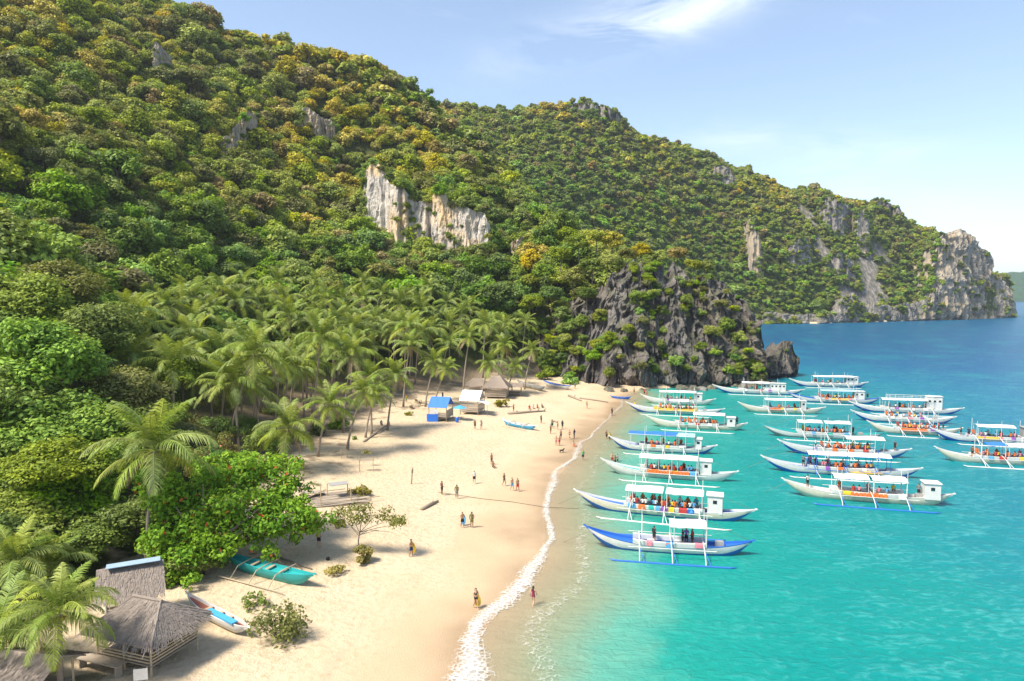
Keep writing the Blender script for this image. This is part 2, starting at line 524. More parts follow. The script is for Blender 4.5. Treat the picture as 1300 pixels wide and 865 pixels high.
tsh = np.where(_l, seg_dist(TX, TY, beach_line), 0)
point_attr(me, 'shore', tsh.ravel())
# line behind which the ground is litter and undergrowth rather than sand
VEG = np.array([on_z(x, y, 2.0)[:2].tolist() for x, y in [(-400, 900), (60, 800), (130, 735), (225, 700), (330, 620), (420, 560), (470, 530), (520, 505), (600, 488), (660, 478), (705, 470)]] + [[16, 230], [-300, 230], [-300, 40]])
veg_in = inside(TX, TY, VEG)
vd = seg_dist(TX, TY, VEG, True)
forest = np.clip(0.5 + np.where(veg_in, vd, -vd) / 22, 0, 1)
forest = np.maximum(forest, np.clip((TZ - 4) / 3, 0, 1))
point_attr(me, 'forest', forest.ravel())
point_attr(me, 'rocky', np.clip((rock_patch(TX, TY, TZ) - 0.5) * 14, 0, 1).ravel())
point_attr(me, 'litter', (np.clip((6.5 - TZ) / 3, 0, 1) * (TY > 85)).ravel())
tag(link('ground', me), 'cream sand beach running up into wooded hillside soil', None, None, 'structure')

# ------------------------------------------------------------------ sea
ysea = np.concatenate([np.geomspace(14, 420, 300), np.geomspace(430, 9000, 60)]); usea = np.concatenate([np.linspace(-0.25, 1.2, 330), [1.5, 2.0]])
SX, SY = usea[None, :] * ysea[:, None], np.repeat(ysea[:, None], len(usea), 1)
m = NT('sea_water')
p = m.world()
sh = m.attr('shore')
shw = m.math('ADD', sh, m.math('MULTIPLY', m.rng(m.noise(p, 0.07, 4, 0.6), 0.3, 0.7, -1, 1), m.rng(sh, 2, 30, 0.8, 7.0)))
lg = m.rng(shw, 0, 240)
body = m.ramp(lg, [(0.0, (0.40, 0.37, 0.25)), (0.016, (0.27, 0.34, 0.22)), (0.034, (0.11, 0.31, 0.235)), (0.052, (0.011, 0.238, 0.196)),
                   (0.11, (0.004, 0.205, 0.190)), (0.22, (0.003, 0.165, 0.200)), (0.36, (0.003, 0.125, 0.215)), (0.55, (0.002, 0.078, 0.185)), (1.0, (0.002, 0.062, 0.155))])
patch = m.noise(p, 0.045, 3, 0.5)
body = m.mix(m.math('MULTIPLY', m.rng(patch, 0.50, 0.72, 0, 0.42), m.rng(sh, 15, 40)), body, (0.003, 0.20, 0.22))
rip = m.noise(m.world((0.6, 1.0, 1.0)), 1.9, 4, 0.62, 0.5)
rip2 = m.noise(m.world((0.5, 1.0, 1.0)), 0.42, 2, 0.5, 0.6)
spk = m.rng(m.math('ADD', m.math('MULTIPLY', rip, 0.65), m.math('MULTIPLY', rip2, 0.35)), 0.50, 0.66, 0, 0.26)
body = m.mix(m.math('MULTIPLY', spk, m.rng(sh, 6, 30)), body, (0.16, 0.52, 0.52))
m.set(Base_Color=body, Roughness=0.30, Specular_IOR_Level=0.055, Alpha=m.rng(shw, -0.5, 9.0, 0.18, 0.97))
m.bump(m.math('ADD', rip, m.math('MULTIPLY', rip2, 1.4)), 0.75, 0.34)
MAT_SEA = m.m
me = mesh_np('sea', np.stack([SX, SY, SX * 0], -1), grid_faces(len(ysea), len(usea)), [MAT_SEA], True)
_l = inside(SX, SY, land_poly)
point_attr(me, 'shore', np.where(_l, 0, seg_dist(SX, SY, beach_line)).ravel())
tag(link('sea', me), 'clear turquoise sea deepening to blue away from the beach', None, None, 'structure')

# swash foam along the water's edge
def resample(P, step):
    P = np.asarray(P)
    s = np.concatenate([[0], np.cumsum(np.hypot(*np.diff(P, axis=0).T))])
    t = np.arange(0, s[-1], step)
    Q = np.stack([np.interp(t, s, P[:, k]) for k in (0, 1)], -1)
    k = np.ones(9) / 9
    for c in (0, 1):
        Q[4:-4, c] = np.convolve(Q[:, c], k, 'valid')
    return Q, t
m = NT('foam')
p = m.world()
e = m.attr('edge')
vo = m.n('ShaderNodeTexVoronoi', {'Vector': p, 'Scale': 2.6}, feature='DISTANCE_TO_EDGE').outputs['Distance']
lace = m.rng(vo, 0.02, 0.22, 1.0, 0.15)
pat = m.math('MULTIPLY', m.rng(m.noise(p, 1.7, 6, 0.75), 0.30, 0.66), lace)
al = m.math('MULTIPLY', m.rng(m.math('ADD', e, m.math('MULTIPLY', pat, 0.9)), 0.55, 1.5), 0.85)
m.set(Base_Color=(0.86, 0.87, 0.85, 1), Roughness=0.8, Alpha=al)
m.bump(pat, 0.6, 0.15)
MAT_FOAM = m.m
def foam_strip(name, off, width, seed, fade, label):
    Q, t = resample(beach_line[1:], 0.5)
    T = np.gradient(Q, axis=0); T /= np.linalg.norm(T, axis=1)[:, None]
    N = np.stack([T[:, 1], -T[:, 0]], -1)                 # seaward
    wob = (fbm(np.stack([t / 9, t * 0, t * 0 + seed], -1), 3, seed) - 0.5) * 3.2
    wid = width(t) * (0.45 + 1.1 * fbm(np.stack([t / 6, t * 0 + 4, t * 0 + seed], -1), 3, seed + 3))
    K = 9
    w = np.linspace(-0.5, 0.5, K)
    C = Q[:, None, :] + N[:, None, :] * (off(t) + wob)[:, None, None] + N[:, None, :] * (wid[:, None] * w[None, :])[..., None]
    Z = np.maximum(ground(C[..., 0], C[..., 1]), 0) + 0.05 + 0.10 * np.cos(w * math.pi)[None, :]
    edge = np.cos(w * math.pi)[None, :] * fade(t)[:, None]
    me = mesh_np(name, np.concatenate([C, Z[..., None]], -1), grid_faces(len(t), K), [MAT_FOAM], True)
    point_attr(me, 'edge', edge.ravel())
    tag(link(name, me), label, None, None, 'stuff')
foam_strip('foam', lambda t: -0.2 + t * 0, lambda t: np.interp(t, [0, 15, 40, 70, 100, 160], [4.4, 3.6, 1.5, 1.5, 1.0, 0.6]), 5, lambda t: np.interp(t, [0, 40, 75, 100, 190], [0.85, 0.75, 0.62, 0.5, 0.2]), 'white lacy foam where the wash meets the sand')
foam_strip('foam', lambda t: 4.0 + t * 0, lambda t: np.interp(t, [0, 20, 60, 160], [4.0, 2.5, 1.2, .8]), 9, lambda t: np.interp(t, [0, 30, 60, 100], [0.30, 0.24, 0.22, 0.05]), 'thin broken foam trailing behind the wash line')

# far shore on the horizon
m = NT('far_wooded_slope')
c = m.noise(m.world(), 0.03, 5, 0.7)
m.set(Base_Color=m.mix(c, (0.012, 0.045, 0.02), (0.055, 0.11, 0.04)), Roughness=0.9, Specular_IOR_Level=0.1)
m.bump(c, 1.0, 14)
fx = np.linspace(1760, 4200, 200); fy = np.linspace(2660, 3500, 60)
FX, FY = np.meshgrid(fx, fy)
h = 128 * np.clip((FX - 1780) / 220, 0, 1) ** 0.7 * np.sin(np.clip((FY - 2660) / 840, 0, 1) * math.pi) ** 0.6 * (0.8 + 0.5 * fbm(np.stack([FX / 260, FY / 260, FX * 0], -1), 4, 31)) + (fbm(np.stack([FX / 22, FY / 22, FX * 0], -1), 3, 33) - 0.5) * 16 - 4
tag(link('hills', mesh_np('hills', np.stack([FX, FY, h], -1), grid_faces(60, 200), [m.m], True)), 'distant dark green wooded shore beyond the headland tip', None, None, 'structure')

# ------------------------------------------------------------------ limestone
def rock_mat(name, pale, mid, dark, tan=None, tanamt=0.0, moss=0.4):
    m = NT(name)
    st = m.noise(m.world((0.35, 0.35, 0.05)), 1.0, 6, 0.65, 0.6)
    st2 = m.noise(m.world((1.3, 1.3, 0.22)), 1.0, 5, 0.7, 0.4)
    bl = m.noise(m.world(), 0.09, 5, 0.6)
    f = m.math('ADD', m.math('MULTIPLY', st, 0.55), m.math('MULTIPLY', st2, 0.45))
    c = m.ramp(f, [(0.33, dark), (0.50, mid), (0.66, pale)])
    c = m.mix(m.rng(bl, 0.50, 0.70, 0, 0.5), c, pale)
    if tan:
        c = m.mix(m.math('MULTIPLY', m.rng(m.noise(m.world((0.08, 0.08, 0.045)), 1.0, 4, 0.6, 0.5), 0.46, 0.62), tanamt), c, tan)
    g = m.n('ShaderNodeNewGeometry')
    nz = m.n('ShaderNodeSeparateXYZ', {0: g.outputs['Normal']}).outputs['Z']
    mo = m.math('MULTIPLY', m.rng(m.math('ADD', nz, m.rng(m.noise(m.world(), 0.3, 5, 0.7), 0.3, 0.7, -0.5, 0.5)), 0.35, 0.75), moss)
    c = m.mix(mo, c, (0.07, 0.085, 0.02))
    m.set(Base_Color=c, Roughness=0.92, Specular_IOR_Level=0.15)
    m.bump(m.math('ADD', st2, m.noise(m.world(), 1.6, 5, 0.7)), 0.9, 0.6)
    return m.m
ROCK_PALE = rock_mat('pale_limestone', (0.66, 0.61, 0.54), (0.46, 0.42, 0.375), (0.21, 0.195, 0.185), (0.66, 0.46, 0.24), 0.8, 0.3)
ROCK_GREY = rock_mat('grey_limestone', (0.40, 0.365, 0.33), (0.20, 0.185, 0.175), (0.07, 0.066, 0.068), (0.34, 0.27, 0.18), 0.25, 0.55)
ROCK_WARM = rock_mat('weathered_limestone', (0.52, 0.455, 0.37), (0.32, 0.28, 0.235), (0.13, 0.12, 0.115), (0.50, 0.37, 0.22), 0.5, 0.45)
ROCK_DARK = rock_mat('dark_limestone', (0.29, 0.265, 0.25), (0.115, 0.105, 0.108), (0.030, 0.028, 0.033), (0.26, 0.20, 0.13), 0.2, 0.5)

SURF = []
FACES = []          # (top polyline, bottom polyline, depths) of every rock face, to keep trees off it
def rock_face(name, label, mat, top, bot, dep=None, thick=14.0, batter=4.0, relief=2.2, jag=3.0, step=2.0, rows=46, seed=1, notch=0.0, below=0.0, front=0.0, xs=0.22, zs=0.05, fine=0.5):
    top, bot = np.array(top, float), np.array(bot, float)
    px = np.arange(top[0, 0], top[-1, 0] + 0.01, step)
    yt = np.interp(px, top[:, 0], top[:, 1]); yb = np.interp(px, bot[:, 0], bot[:, 1])
    j = fbm(np.stack([px / 7, px * 0 + seed, px * 0], -1), 4, seed) - 0.5
    yt = yt - j * 2 * jag
    if dep is None:
        yb = yb + (fbm(np.stack([px / 5, px * 0 + seed + 9, px * 0], -1), 3, seed + 2) - 0.5) * 2 * jag
        yb = np.maximum(yb, yt + 2)
    if dep is None:
        d0 = hit(px, yb)
        for add in (5, 10, 16, 24):
            d0 = np.where(np.isnan(d0), hit(px, yb + add), d0)
        ok = ~np.isnan(d0)
        d0 = np.interp(px, px[ok], d0[ok])
        kk = np.ones(5) / 5
        d0 = np.convolve(np.pad(d0, 2, 'edge'), kk, 'valid')
    else:
        dep = np.array(dep, float)
        d0 = np.interp(px, dep[:, 0], dep[:, 1])
    d0 = d0 - front
    t = np.linspace(0, 1, rows)[:, None]
    yy = yb[None, :] * (1 - t) + yt[None, :] * t
    D = d0[None, :] + batter * t ** 1.3
    P = at_depth(np.repeat(px[None, :], rows, 0), yy, D)
    q = np.stack([P[..., 0] * xs, P[..., 1] * xs, P[..., 2] * zs], -1)
    rel = (ridged(q, 4, seed) - 0.55) * 2.2 + (fbm(P * 0.12, 3, seed + 4) - 0.5) * 1.6 + (fbm(P * 0.55, 3, seed + 8) - 0.5) * 0.5
    rel = rel + (ridged(np.stack([P[..., 0] * xs * 4.1, P[..., 1] * xs * 4.1, P[..., 2] * zs * 3.0], -1), 3, seed + 13) - 0.55) * fine
    edge = np.minimum(np.minimum(np.arange(len(px)), np.arange(len(px))[::-1])[None, :] / 4.0, 1.0)
    disp = relief * rel * np.clip(edge, 0.3, 1)
    if notch:
        disp = disp - notch * np.exp(-(t / 0.055) ** 2)
    P[..., 1] -= disp
    P[..., 0] += disp * 0.25 * np.sin(q[..., 1] * 6.0 + q[..., 0] * 4)
    sx_, sy_, _ = project(P); surf = (sx_.ravel(), sy_.ravel(), P.reshape(-1, 3).copy())
    if below:
        low = P[0:1].copy(); low[..., 2] = -below
        P = np.concatenate([low, P], 0)
    cap = []
    for k in (0.3, 0.65, 1.0):
        c = P[-1:].copy(); c[..., 1] += thick * k; c[..., 2] -= 0.22 * thick * k * (0.3 + fbm(c * 0.3, 2, seed)) + relief * 1.6 * (ridged(c * 0.2, 3, seed + 3) - 0.5)
        cap.append(c)
    P = np.concatenate([P] + cap, 0)
    nr, nc = P.shape[:2]
    V = P.reshape(-1, 3)
    Fs = grid_faces(nr, nc)
    # close the back
    idx = np.arange(nr * nc).reshape(nr, nc)
    bl = V[idx[:-3, 0]] + np.array([2.0, thick, 0]); br = V[idx[:-3, -1]] + np.array([-2.0, thick, 0])
    n0 = len(V); V = np.concatenate([V, bl, br]); nb = len(bl)
    lb = np.concatenate([np.arange(n0, n0 + nb)]); rb = np.arange(n0 + nb, n0 + 2 * nb)
    L = idx[:-3, 0]; Rr = idx[:-3, -1]
    extra = [np.stack([L[:-1], L[1:], lb[1:], lb[:-1]], -1), np.stack([Rr[1:], Rr[:-1], rb[:-1], rb[1:]], -1), np.stack([lb[:-1], lb[1:], rb[1:], rb[:-1]], -1)]
    me = mesh_np(name, V, [Fs] + extra, [mat], False)
    FACES.append((px, yt, yb, d0)); SURF.append(surf)
    return tag(link(name, me), label, None, None, 'structure')

rock_face('cliff', 'pale streaked limestone cliff set in the wooded hillside', ROCK_PALE,
          [(462, 222), (470, 207), (482, 210), (492, 230), (512, 238), (530, 258), (546, 250), (562, 247), (580, 262), (600, 266), (616, 272), (624, 292)],
          [(462, 292), (490, 300), (506, 316), (540, 318), (565, 316), (600, 332), (624, 340)], None, 14, 4, 1.7, 6, 1.2, 60, 3, front=3.0, xs=0.4, zs=0.03)
rock_face('crag', 'dark jagged limestone crag rising from the end of the beach', ROCK_DARK,
          [(684, 412), (705, 392), (740, 378), (766, 366), (780, 346), (800, 334), (822, 332), (842, 348), (856, 334), (864, 340), (878, 354), (896, 352), (912, 358), (926, 364), (942, 378), (956, 398), (963, 425), (968, 452), (972, 474)],
          [(684, 486), (720, 488), (770, 496), (850, 494), (900, 492), (972, 490)], [(684, 199), (720, 194), (770, 183), (850, 185), (900, 187), (972, 190)],
          26, 15, 4.0, 9, 0.7, 120, 12, notch=2.6, below=2.5, xs=0.24, zs=0.028, fine=0.75)
rock_face('sea_stack', 'low dark pointed rock standing off the crag', ROCK_DARK,
          [(962, 466), (974, 452), (983, 446), (994, 432), (1003, 434), (1009, 452), (1013, 468)], [(962, 478), (990, 478), (1013, 476)], [(962, 203), (990, 206), (1013, 210)],
          13, 3, 2.2, 6, 0.5, 60, 17, notch=1.4, below=2.5, fine=1.3)
# headland
rock_face('cliff', 'low grey rock band along the foot of the headland', ROCK_GREY,
          [(930, 404), (970, 399), (1020, 397), (1060, 394), (1070, 376), (1082, 372), (1100, 388), (1130, 390), (1160, 384), (1196, 372)],
          [(930, 413.5), (1000, 412.5), (1060, 411), (1100, 410), (1150, 408.5), (1196, 407)], [(930, 585), (962, 598), (1040, 606), (1100, 634), (1180, 676), (1196, 684)],
          22, 5, 4.0, 6, 1.4, 26, 21, notch=2.5, below=2, xs=0.09, zs=0.03)
rock_face('cliff', 'tall warm grey cliff at the headland tip', ROCK_WARM,
          [(1166, 392), (1178, 352), (1186, 318), (1193, 300), (1200, 296), (1216, 290), (1230, 298), (1242, 312), (1253, 322), (1258, 352)],
          [(1166, 407.5), (1258, 405)], [(1166, 668), (1220, 700), (1258, 742)], 40, 14, 6.0, 3, 0.8, 70, 23, notch=2.5, below=2, xs=0.085, zs=0.016, fine=0.8)
rock_face('cliff', 'grey end buttress dropping to the sea at the headland tip', ROCK_WARM,
          [(1252, 356), (1262, 349), (1270, 352), (1279, 364), (1286, 384), (1291, 399)], [(1252, 405), (1291, 403.5)], [(1252, 742), (1270, 752), (1291, 778)],
          40, 10, 5.0, 2, 0.7, 46, 25, notch=2, below=2, xs=0.075, zs=0.02)
for k, (top, bot, lab) in enumerate([
        ([(1040, 258), (1052, 252), (1070, 256), (1082, 262)], [(1040, 284), (1060, 304), (1082, 300)], 'square grey cliff high on the headland face'),
        ([(1085, 268), (1096, 266), (1106, 276)], [(1085, 312), (1096, 324), (1106, 316)], 'narrow lit rock pillar beside the square cliff'),
        ([(943, 282), (952, 276), (962, 296), (970, 330)], [(943, 300), (952, 352), (962, 358), (970, 356)], 'thin pale rock rib on the wooded headland'),
        ([(994, 322), (1008, 306), (1022, 300), (1032, 318)], [(994, 336), (1008, 344), (1022, 342), (1032, 336)], 'broken grey rock patch amid headland trees'),
        ([(1050, 330), (1064, 318), (1080, 330), (1092, 352)], [(1050, 346), (1064, 352), (1080, 362), (1092, 366)], 'worn rock patch above the headland foot'),
        ([(1108, 256), (1120, 255), (1135, 262), (1150, 276)], [(1108, 264), (1120, 268), (1135, 276), (1150, 286)], 'jagged rock teeth on the headland crest'),
        ([(900, 218), (912, 208), (924, 216), (936, 226)], [(900, 232), (912, 234), (924, 234), (936, 236)], 'grey rock knob under the long ridge'),
        ([(724, 136), (740, 128), (762, 133), (780, 142), (794, 154)], [(724, 140), (740, 146), (762, 152), (780, 156), (794, 160)], 'pale rock slab on the summit of the far ridge')]):
    rock_face('cliff', lab, ROCK_GREY if k not in (1, 2) else ROCK_WARM, top, bot, None, 14, 3, 2.6, 6, 0.7, 34, 40 + k, front=1.6, xs=0.1, zs=0.03)
for k, (top, bot, lab) in enumerate([
        ([(188, 60), (198, 52), (206, 62), (214, 84)], [(188, 80), (198, 98), (206, 102), (214, 100)], 'small pale rock tooth high on the near hillside'),
        ([(280, 178), (296, 168), (308, 150), (318, 138), (327, 150)], [(280, 192), (296, 200), (308, 196), (318, 190), (327, 180)], 'pale grey rock outcrop amid trees on the near hillside'),
        ([(372, 148), (388, 140), (404, 146), (426, 158)], [(372, 160), (388, 164), (404, 172), (426, 182)], 'faint overgrown rock outcrop on the near hillside'),
        ([(648, 314), (656, 304), (668, 300), (674, 306)], [(648, 322), (656, 324), (668, 322), (674, 318)], 'small grey rock knob beside the pale cliff')]):
    rock_face('cliff', lab, ROCK_WARM, top, bot, None, 7, 1.5, 1.8, 5, 0.6, 40, 60 + k, front=3.2, xs=0.35, zs=0.06, fine=1.2)

# ================================================================== VEGETATION
def leaf_cloud(rs, centers, radii, nleaf, leaf, aspect=0.62, jitter=0.6, upb=0.85):
    """leaf-sized faces on the outer shells of overlapping clumps; returns V, F, tone"""
    C, Rr = np.asarray(centers), np.asarray(radii)
    w = Rr ** 2 / np.sum(Rr ** 2)
    k = rs.choice(len(C), nleaf, p=w)
    d = rs.normal(size=(nleaf, 3)); d[:, 2] = d[:, 2] * 0.9 + 0.25
    d /= np.linalg.norm(d, axis=1)[:, None]
    rad = Rr[k] * (1.18 - 0.75 * rs.random(nleaf) ** 1.3)
    P = C[k] + d * rad[:, None] * np.array([1, 1, 0.72])
    n = d + np.array([0, 0, upb]) + rs.normal(size=(nleaf, 3)) * jitter
    n /= np.linalg.norm(n, axis=1)[:, None]
    a = np.cross(n, rs.normal(size=(nleaf, 3))); a /= np.linalg.norm(a, axis=1)[:, None]
    b = np.cross(n, a)
    s = leaf * (0.65 + 0.7 * rs.random(nleaf))[:, None]
    V = np.stack([P - a * s, P + b * s * aspect - n * s * 0.15, P + a * s, P - b * s * aspect - n * s * 0.15], 1).reshape(-1, 3)
    Fq = np.arange(nleaf * 4).reshape(-1, 4)
    tone = np.clip(0.5 + (rs.random(nleaf) - 0.5) * 0.75 + (rs.random(len(C))[k] - 0.5) * 0.6, 0, 1)
    return V, Fq, tone
def crown_clumps(rs, n, flat=0.75, low=-0.25, rc=(0.26, 0.42), holes=0.2):
    out, rad = [], []
    while len(out) < n:
        d = rs.normal(size=3); d /= np.linalg.norm(d)
        if d[2] < low:
            continue
        r = rs.uniform(0.45, 0.85) * (1 - holes * rs.random())
        out.append([d[0] * r, d[1] * r, d[2] * r * flat + 0.05 * rs.normal()]); rad.append(rs.uniform(*rc))
    return np.array(out), np.array(rad)

def bark(name, a, b):
    m = NT(name)
    f = m.noise(m.coords((1, 1, 4)), 3.0, 5, 0.7)
    m.set(Base_Color=m.mix(f, a, b), Roughness=0.9, Specular_IOR_Level=0.15)
    m.bump(f, 0.5, 0.05)
    return m.m
BARK = bark('bark', (0.09, 0.065, 0.045), (0.26, 0.21, 0.165))
PALM_BARK = bark('palm_bark', (0.17, 0.13, 0.10), (0.42, 0.355, 0.29))
TWIG = bark('grey_twig', (0.20, 0.17, 0.13), (0.40, 0.35, 0.29))
LM = {'deep': leaf_mat('leaves_deep_green', (0.048, 0.098, 0.012), (0.150, 0.240, 0.026)),
      'mid': leaf_mat('leaves_mid_green', (0.082, 0.138, 0.010), (0.240, 0.320, 0.024)),
      'lime': leaf_mat('leaves_lime_green', (0.130, 0.180, 0.008), (0.350, 0.40, 0.020)),
      'olive': leaf_mat('leaves_olive', (0.085, 0.100, 0.018), (0.250, 0.250, 0.055)),
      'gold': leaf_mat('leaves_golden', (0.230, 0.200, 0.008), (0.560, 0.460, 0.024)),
      'russet': leaf_mat('leaves_russet_olive', (0.150, 0.115, 0.026), (0.380, 0.300, 0.085)),
      'bright': leaf_mat('leaves_bright_green', (0.070, 0.160, 0.007), (0.250, 0.410, 0.020)),
      'almond': leaf_mat('leaves_broad_green', (0.075, 0.200, 0.008), (0.270, 0.440, 0.024), 0.3, 0.02, 0.0),
      'red': leaf_mat('leaves_red', (0.20, 0.035, 0.012), (0.52, 0.10, 0.03), 0.2, 0.02),
      'grass': leaf_mat('leaves_dry_yellow_green', (0.13, 0.125, 0.015), (0.34, 0.30, 0.05))}

def limb_trunk(rs, h, spread, r0=0.045, nl=5):
    mb = MB()
    bend = rs.normal(size=2) * 0.06
    pts = [(0, 0, 0), (bend[0] * 0.5, bend[1] * 0.5, h * 0.45), (bend[0], bend[1], h)]
    mb.tube(pts, [r0 * 1.25, r0 * 0.9, r0 * 0.7], 7)
    for k in range(nl):
        a = 2 * math.pi * (k + rs.random() * 0.6) / nl
        e = rs.uniform(0.55, 0.95) * spread
        z = h + rs.uniform(0.15, 0.5) * spread
        mb.tube([(bend[0], bend[1], h * 0.9), (bend[0] + math.cos(a) * e * 0.45, bend[1] + math.sin(a) * e * 0.45, h + (z - h) * 0.6), (bend[0] + math.cos(a) * e, bend[1] + math.sin(a) * e, z)], [r0 * 0.55, r0 * 0.38, r0 * 0.14], 5)
    return mb
# crowns are one unit in radius and centred on the origin; detail: n(ear), m(iddle), f(ar)
CROWN = {}
def make_crown(key, mat, seed, ncl, nleaf, leaf, **kw):
    rs = np.random.default_rng(seed)
    c, r = crown_clumps(rs, ncl, **kw)
    V, Fq, tone = leaf_cloud(rs, c, r, nleaf, leaf)
    me = mesh_np('crown', V, Fq, [LM[mat]])
    face_attr(me, 'tone', tone)
    CROWN.setdefault(key, []).append(me)
for i, mat in enumerate(['bright', 'deep', 'mid', 'olive']):
    for q in range(2):
        make_crown(('n', mat), mat, 100 + i * 7 + q, 46, 9000, 0.042, flat=0.8, low=-0.45, rc=(0.2, 0.36))
for i, mat in enumerate(['deep', 'mid', 'lime', 'olive', 'gold', 'russet', 'bright']):
    for q in range(2):
        make_crown(('m', mat), mat, 200 + i * 7 + q, 26 if q else 34, 3000, 0.068, flat=0.75 if q else 1.0, low=-0.75, rc=(0.18, 0.36), holes=0.35)
TRUNK_ME = [limb_trunk(np.random.default_rng(300 + k), 1.0, 0.55).mesh('trunk', BARK) for k in range(4)]

TREES = []
def tree(px, py, d, r, key, name, label, group, squash=1.0, X=None, Y=None, base=None):
    """a tree whose crown centre shows at (px, py) at distance d; the trunk goes down to the ground below it"""
    C = at_depth(px, py, d) if X is None else np.array([X, Y, 0.0])
    gz = float(ground(C[0], C[1])) if base is None else base
    if X is not None:
        C[2] = gz + py
    hgt = max(C[2] - gz, 0.55 * r)
    rz = random.uniform(0, 6.28)
    root = empty(name, (C[0], C[1], gz - 0.1), rz, label, 'tree', group)
    link('trunk', random.choice(TRUNK_ME), root, (0, 0, 0), (0, 0, 0), (r * 0.85, r * 0.85, max(hgt * 0.9, 0.3)))
    link('crown', random.choice(CROWN[key]), root, (0, 0, hgt + 0.1), (0, 0, 0), (r, r, r * squash))
    TREES.append((C[0], C[1], r))
    return root

NEAR_G = 'broadleaf trees crowding the shore'
for px, py, d, r, mat, sq in [(48, 455, 74, 6.6, 'bright', 0.95), (-20, 510, 68, 6.2, 'bright', 0.9), (62, 545, 68, 6.4, 'bright', 0.8), (2, 610, 62, 5.6, 'deep', 0.8), (88, 625, 62, 5.2, 'bright', 0.75),
                              (35, 668, 58, 4.6, 'mid', 0.7), (125, 590, 66, 4.6, 'mid', 0.8), (158, 500, 80, 5.2, 'olive', 0.8), (122, 418, 96, 6.4, 'mid', 0.8), (112, 690, 57, 3.6, 'deep', 0.7),
                              (172, 655, 60, 3.6, 'deep', 0.7), (182, 600, 68, 3.8, 'olive', 0.7), (230, 560, 84, 4.2, 'olive', 0.7), (262, 590, 78, 3.8, 'deep', 0.7), (28, 385, 98, 7.6, 'mid', 0.8),
                              (-40, 430, 84, 7.0, 'mid', 0.9), (80, 365, 108, 7.0, 'olive', 0.8), (230, 470, 100, 4.6, 'mid', 0.7), (160, 560, 76, 4.6, 'mid', 0.8), (300, 545, 98, 3.0, 'deep', 0.7), (200, 530, 92, 4.4, 'deep', 0.7),
                              (215, 690, 59, 3.0, 'deep', 0.7), (-10, 700, 54, 4.0, 'deep', 0.7), (70, 590, 60, 4.4, 'mid', 0.7), (238, 725, 56, 2.6, 'mid', 0.7), (130, 540, 72, 5.0, 'bright', 0.7)]:
    tree(px, py, d, r, ('n', mat), 'broadleaf_tree', {'bright': 'bright green leafy tree in the thicket behind the thatched huts', 'deep': 'dark green broadleaf tree low in the thicket by the huts',
         'mid': 'mid green broadleaf tree in the thicket behind the huts', 'olive': 'dull olive tree with loose crown beside the near palms'}[mat], NEAR_G + ' ' + mat, sq)

def on_face(k, px, py):
    """point of rock face k that shows at (px, py)"""
    sx_, sy_, Q = SURF[k]
    d2 = (sx_ - px) ** 2 + (sy_ - py) ** 2
    c = np.argsort(d2)[:6]
    return Q[c[np.argmin(Q[c, 1])]]
# trees standing on and around the dark crag
for px, py, d, r, mat in [(690, 345, 212, 4.4, 'mid'), (712, 322, 214, 4.6, 'lime'), (735, 308, 214, 4.4, 'mid'), (757, 300, 213, 4.4, 'lime'), (778, 306, 212, 4.2, 'gold'), (700, 372, 205, 4.4, 'deep'),
                          (728, 350, 205, 4.4, 'lime'), (752, 338, 203, 4.2, 'mid'), (772, 330, 202, 3.8, 'lime'), (795, 322, 207, 3.6, 'olive'), (815, 318, 208, 3.4, 'gold'), (836, 326, 208, 3.4, 'lime'),
                          (860, 322, 210, 3.8, 'gold'), (880, 336, 207, 3.4, 'lime'), (898, 338, 208, 3.2, 'mid'), (745, 372, 197, 3.6, 'deep'), (715, 398, 198, 3.8, 'mid'), (690, 410, 200, 4.0, 'deep'),
                          (738, 408, 193, 3.0, 'mid'), (752, 452, 182, 3.4, 'bright'), (762, 440, 184, 2.6, 'bright'), (718, 440, 193, 3.4, 'mid'), (695, 452, 196, 3.4, 'deep'), (858, 458, 180, 2.6, 'bright'),
                          (830, 372, 193, 2.4, 'lime'), (838, 392, 190, 2.0, 'mid'), (812, 438, 183, 2.0, 'lime'), (826, 425, 184, 1.8, 'lime'), (905, 420, 190, 3.0, 'lime'), (922, 412, 192, 3.2, 'mid'),
                          (938, 428, 191, 2.8, 'lime'), (890, 440, 187, 2.2, 'mid'), (915, 385, 198, 2.6, 'olive'), (932, 392, 197, 2.2, 'lime'), (872, 380, 196, 2.2, 'mid'), *[(float(rng.uniform(688, 775)), float(rng.uniform(385, 478)), 190, float(rng.uniform(1.8, 3.0)), str(rng.choice(['deep', 'mid', 'lime', 'mid']))) for _ in range(26)], (672, 385, 206, 4.2, 'mid'), (668, 425, 203, 3.8, 'deep'), (725, 476, 188, 1.8, 'bright'), (950, 445, 190, 1.8, 'lime')]:
    wrd = {'deep': 'dark green', 'mid': 'mid green', 'lime': 'yellow-green', 'olive': 'olive green', 'gold': 'golden', 'bright': 'fresh green'}[mat]
    high = d > 200
    if not high and px > 684:
        d = on_face(1, px, py + 4)[1] - 0.3 * r
    C = at_depth(px, py, d)
    tree(px, py, d, r, ('m', mat), 'crag_tree', f'{wrd} tree ' + ('crowning the dark crag' if high else 'clinging to the face of the dark crag'), f'{wrd} trees ' + ('crowning' if high else 'on the face of') + ' the dark crag', 0.8, base=max(float(ground(C[0], C[1])), C[2] - r * 1.25))

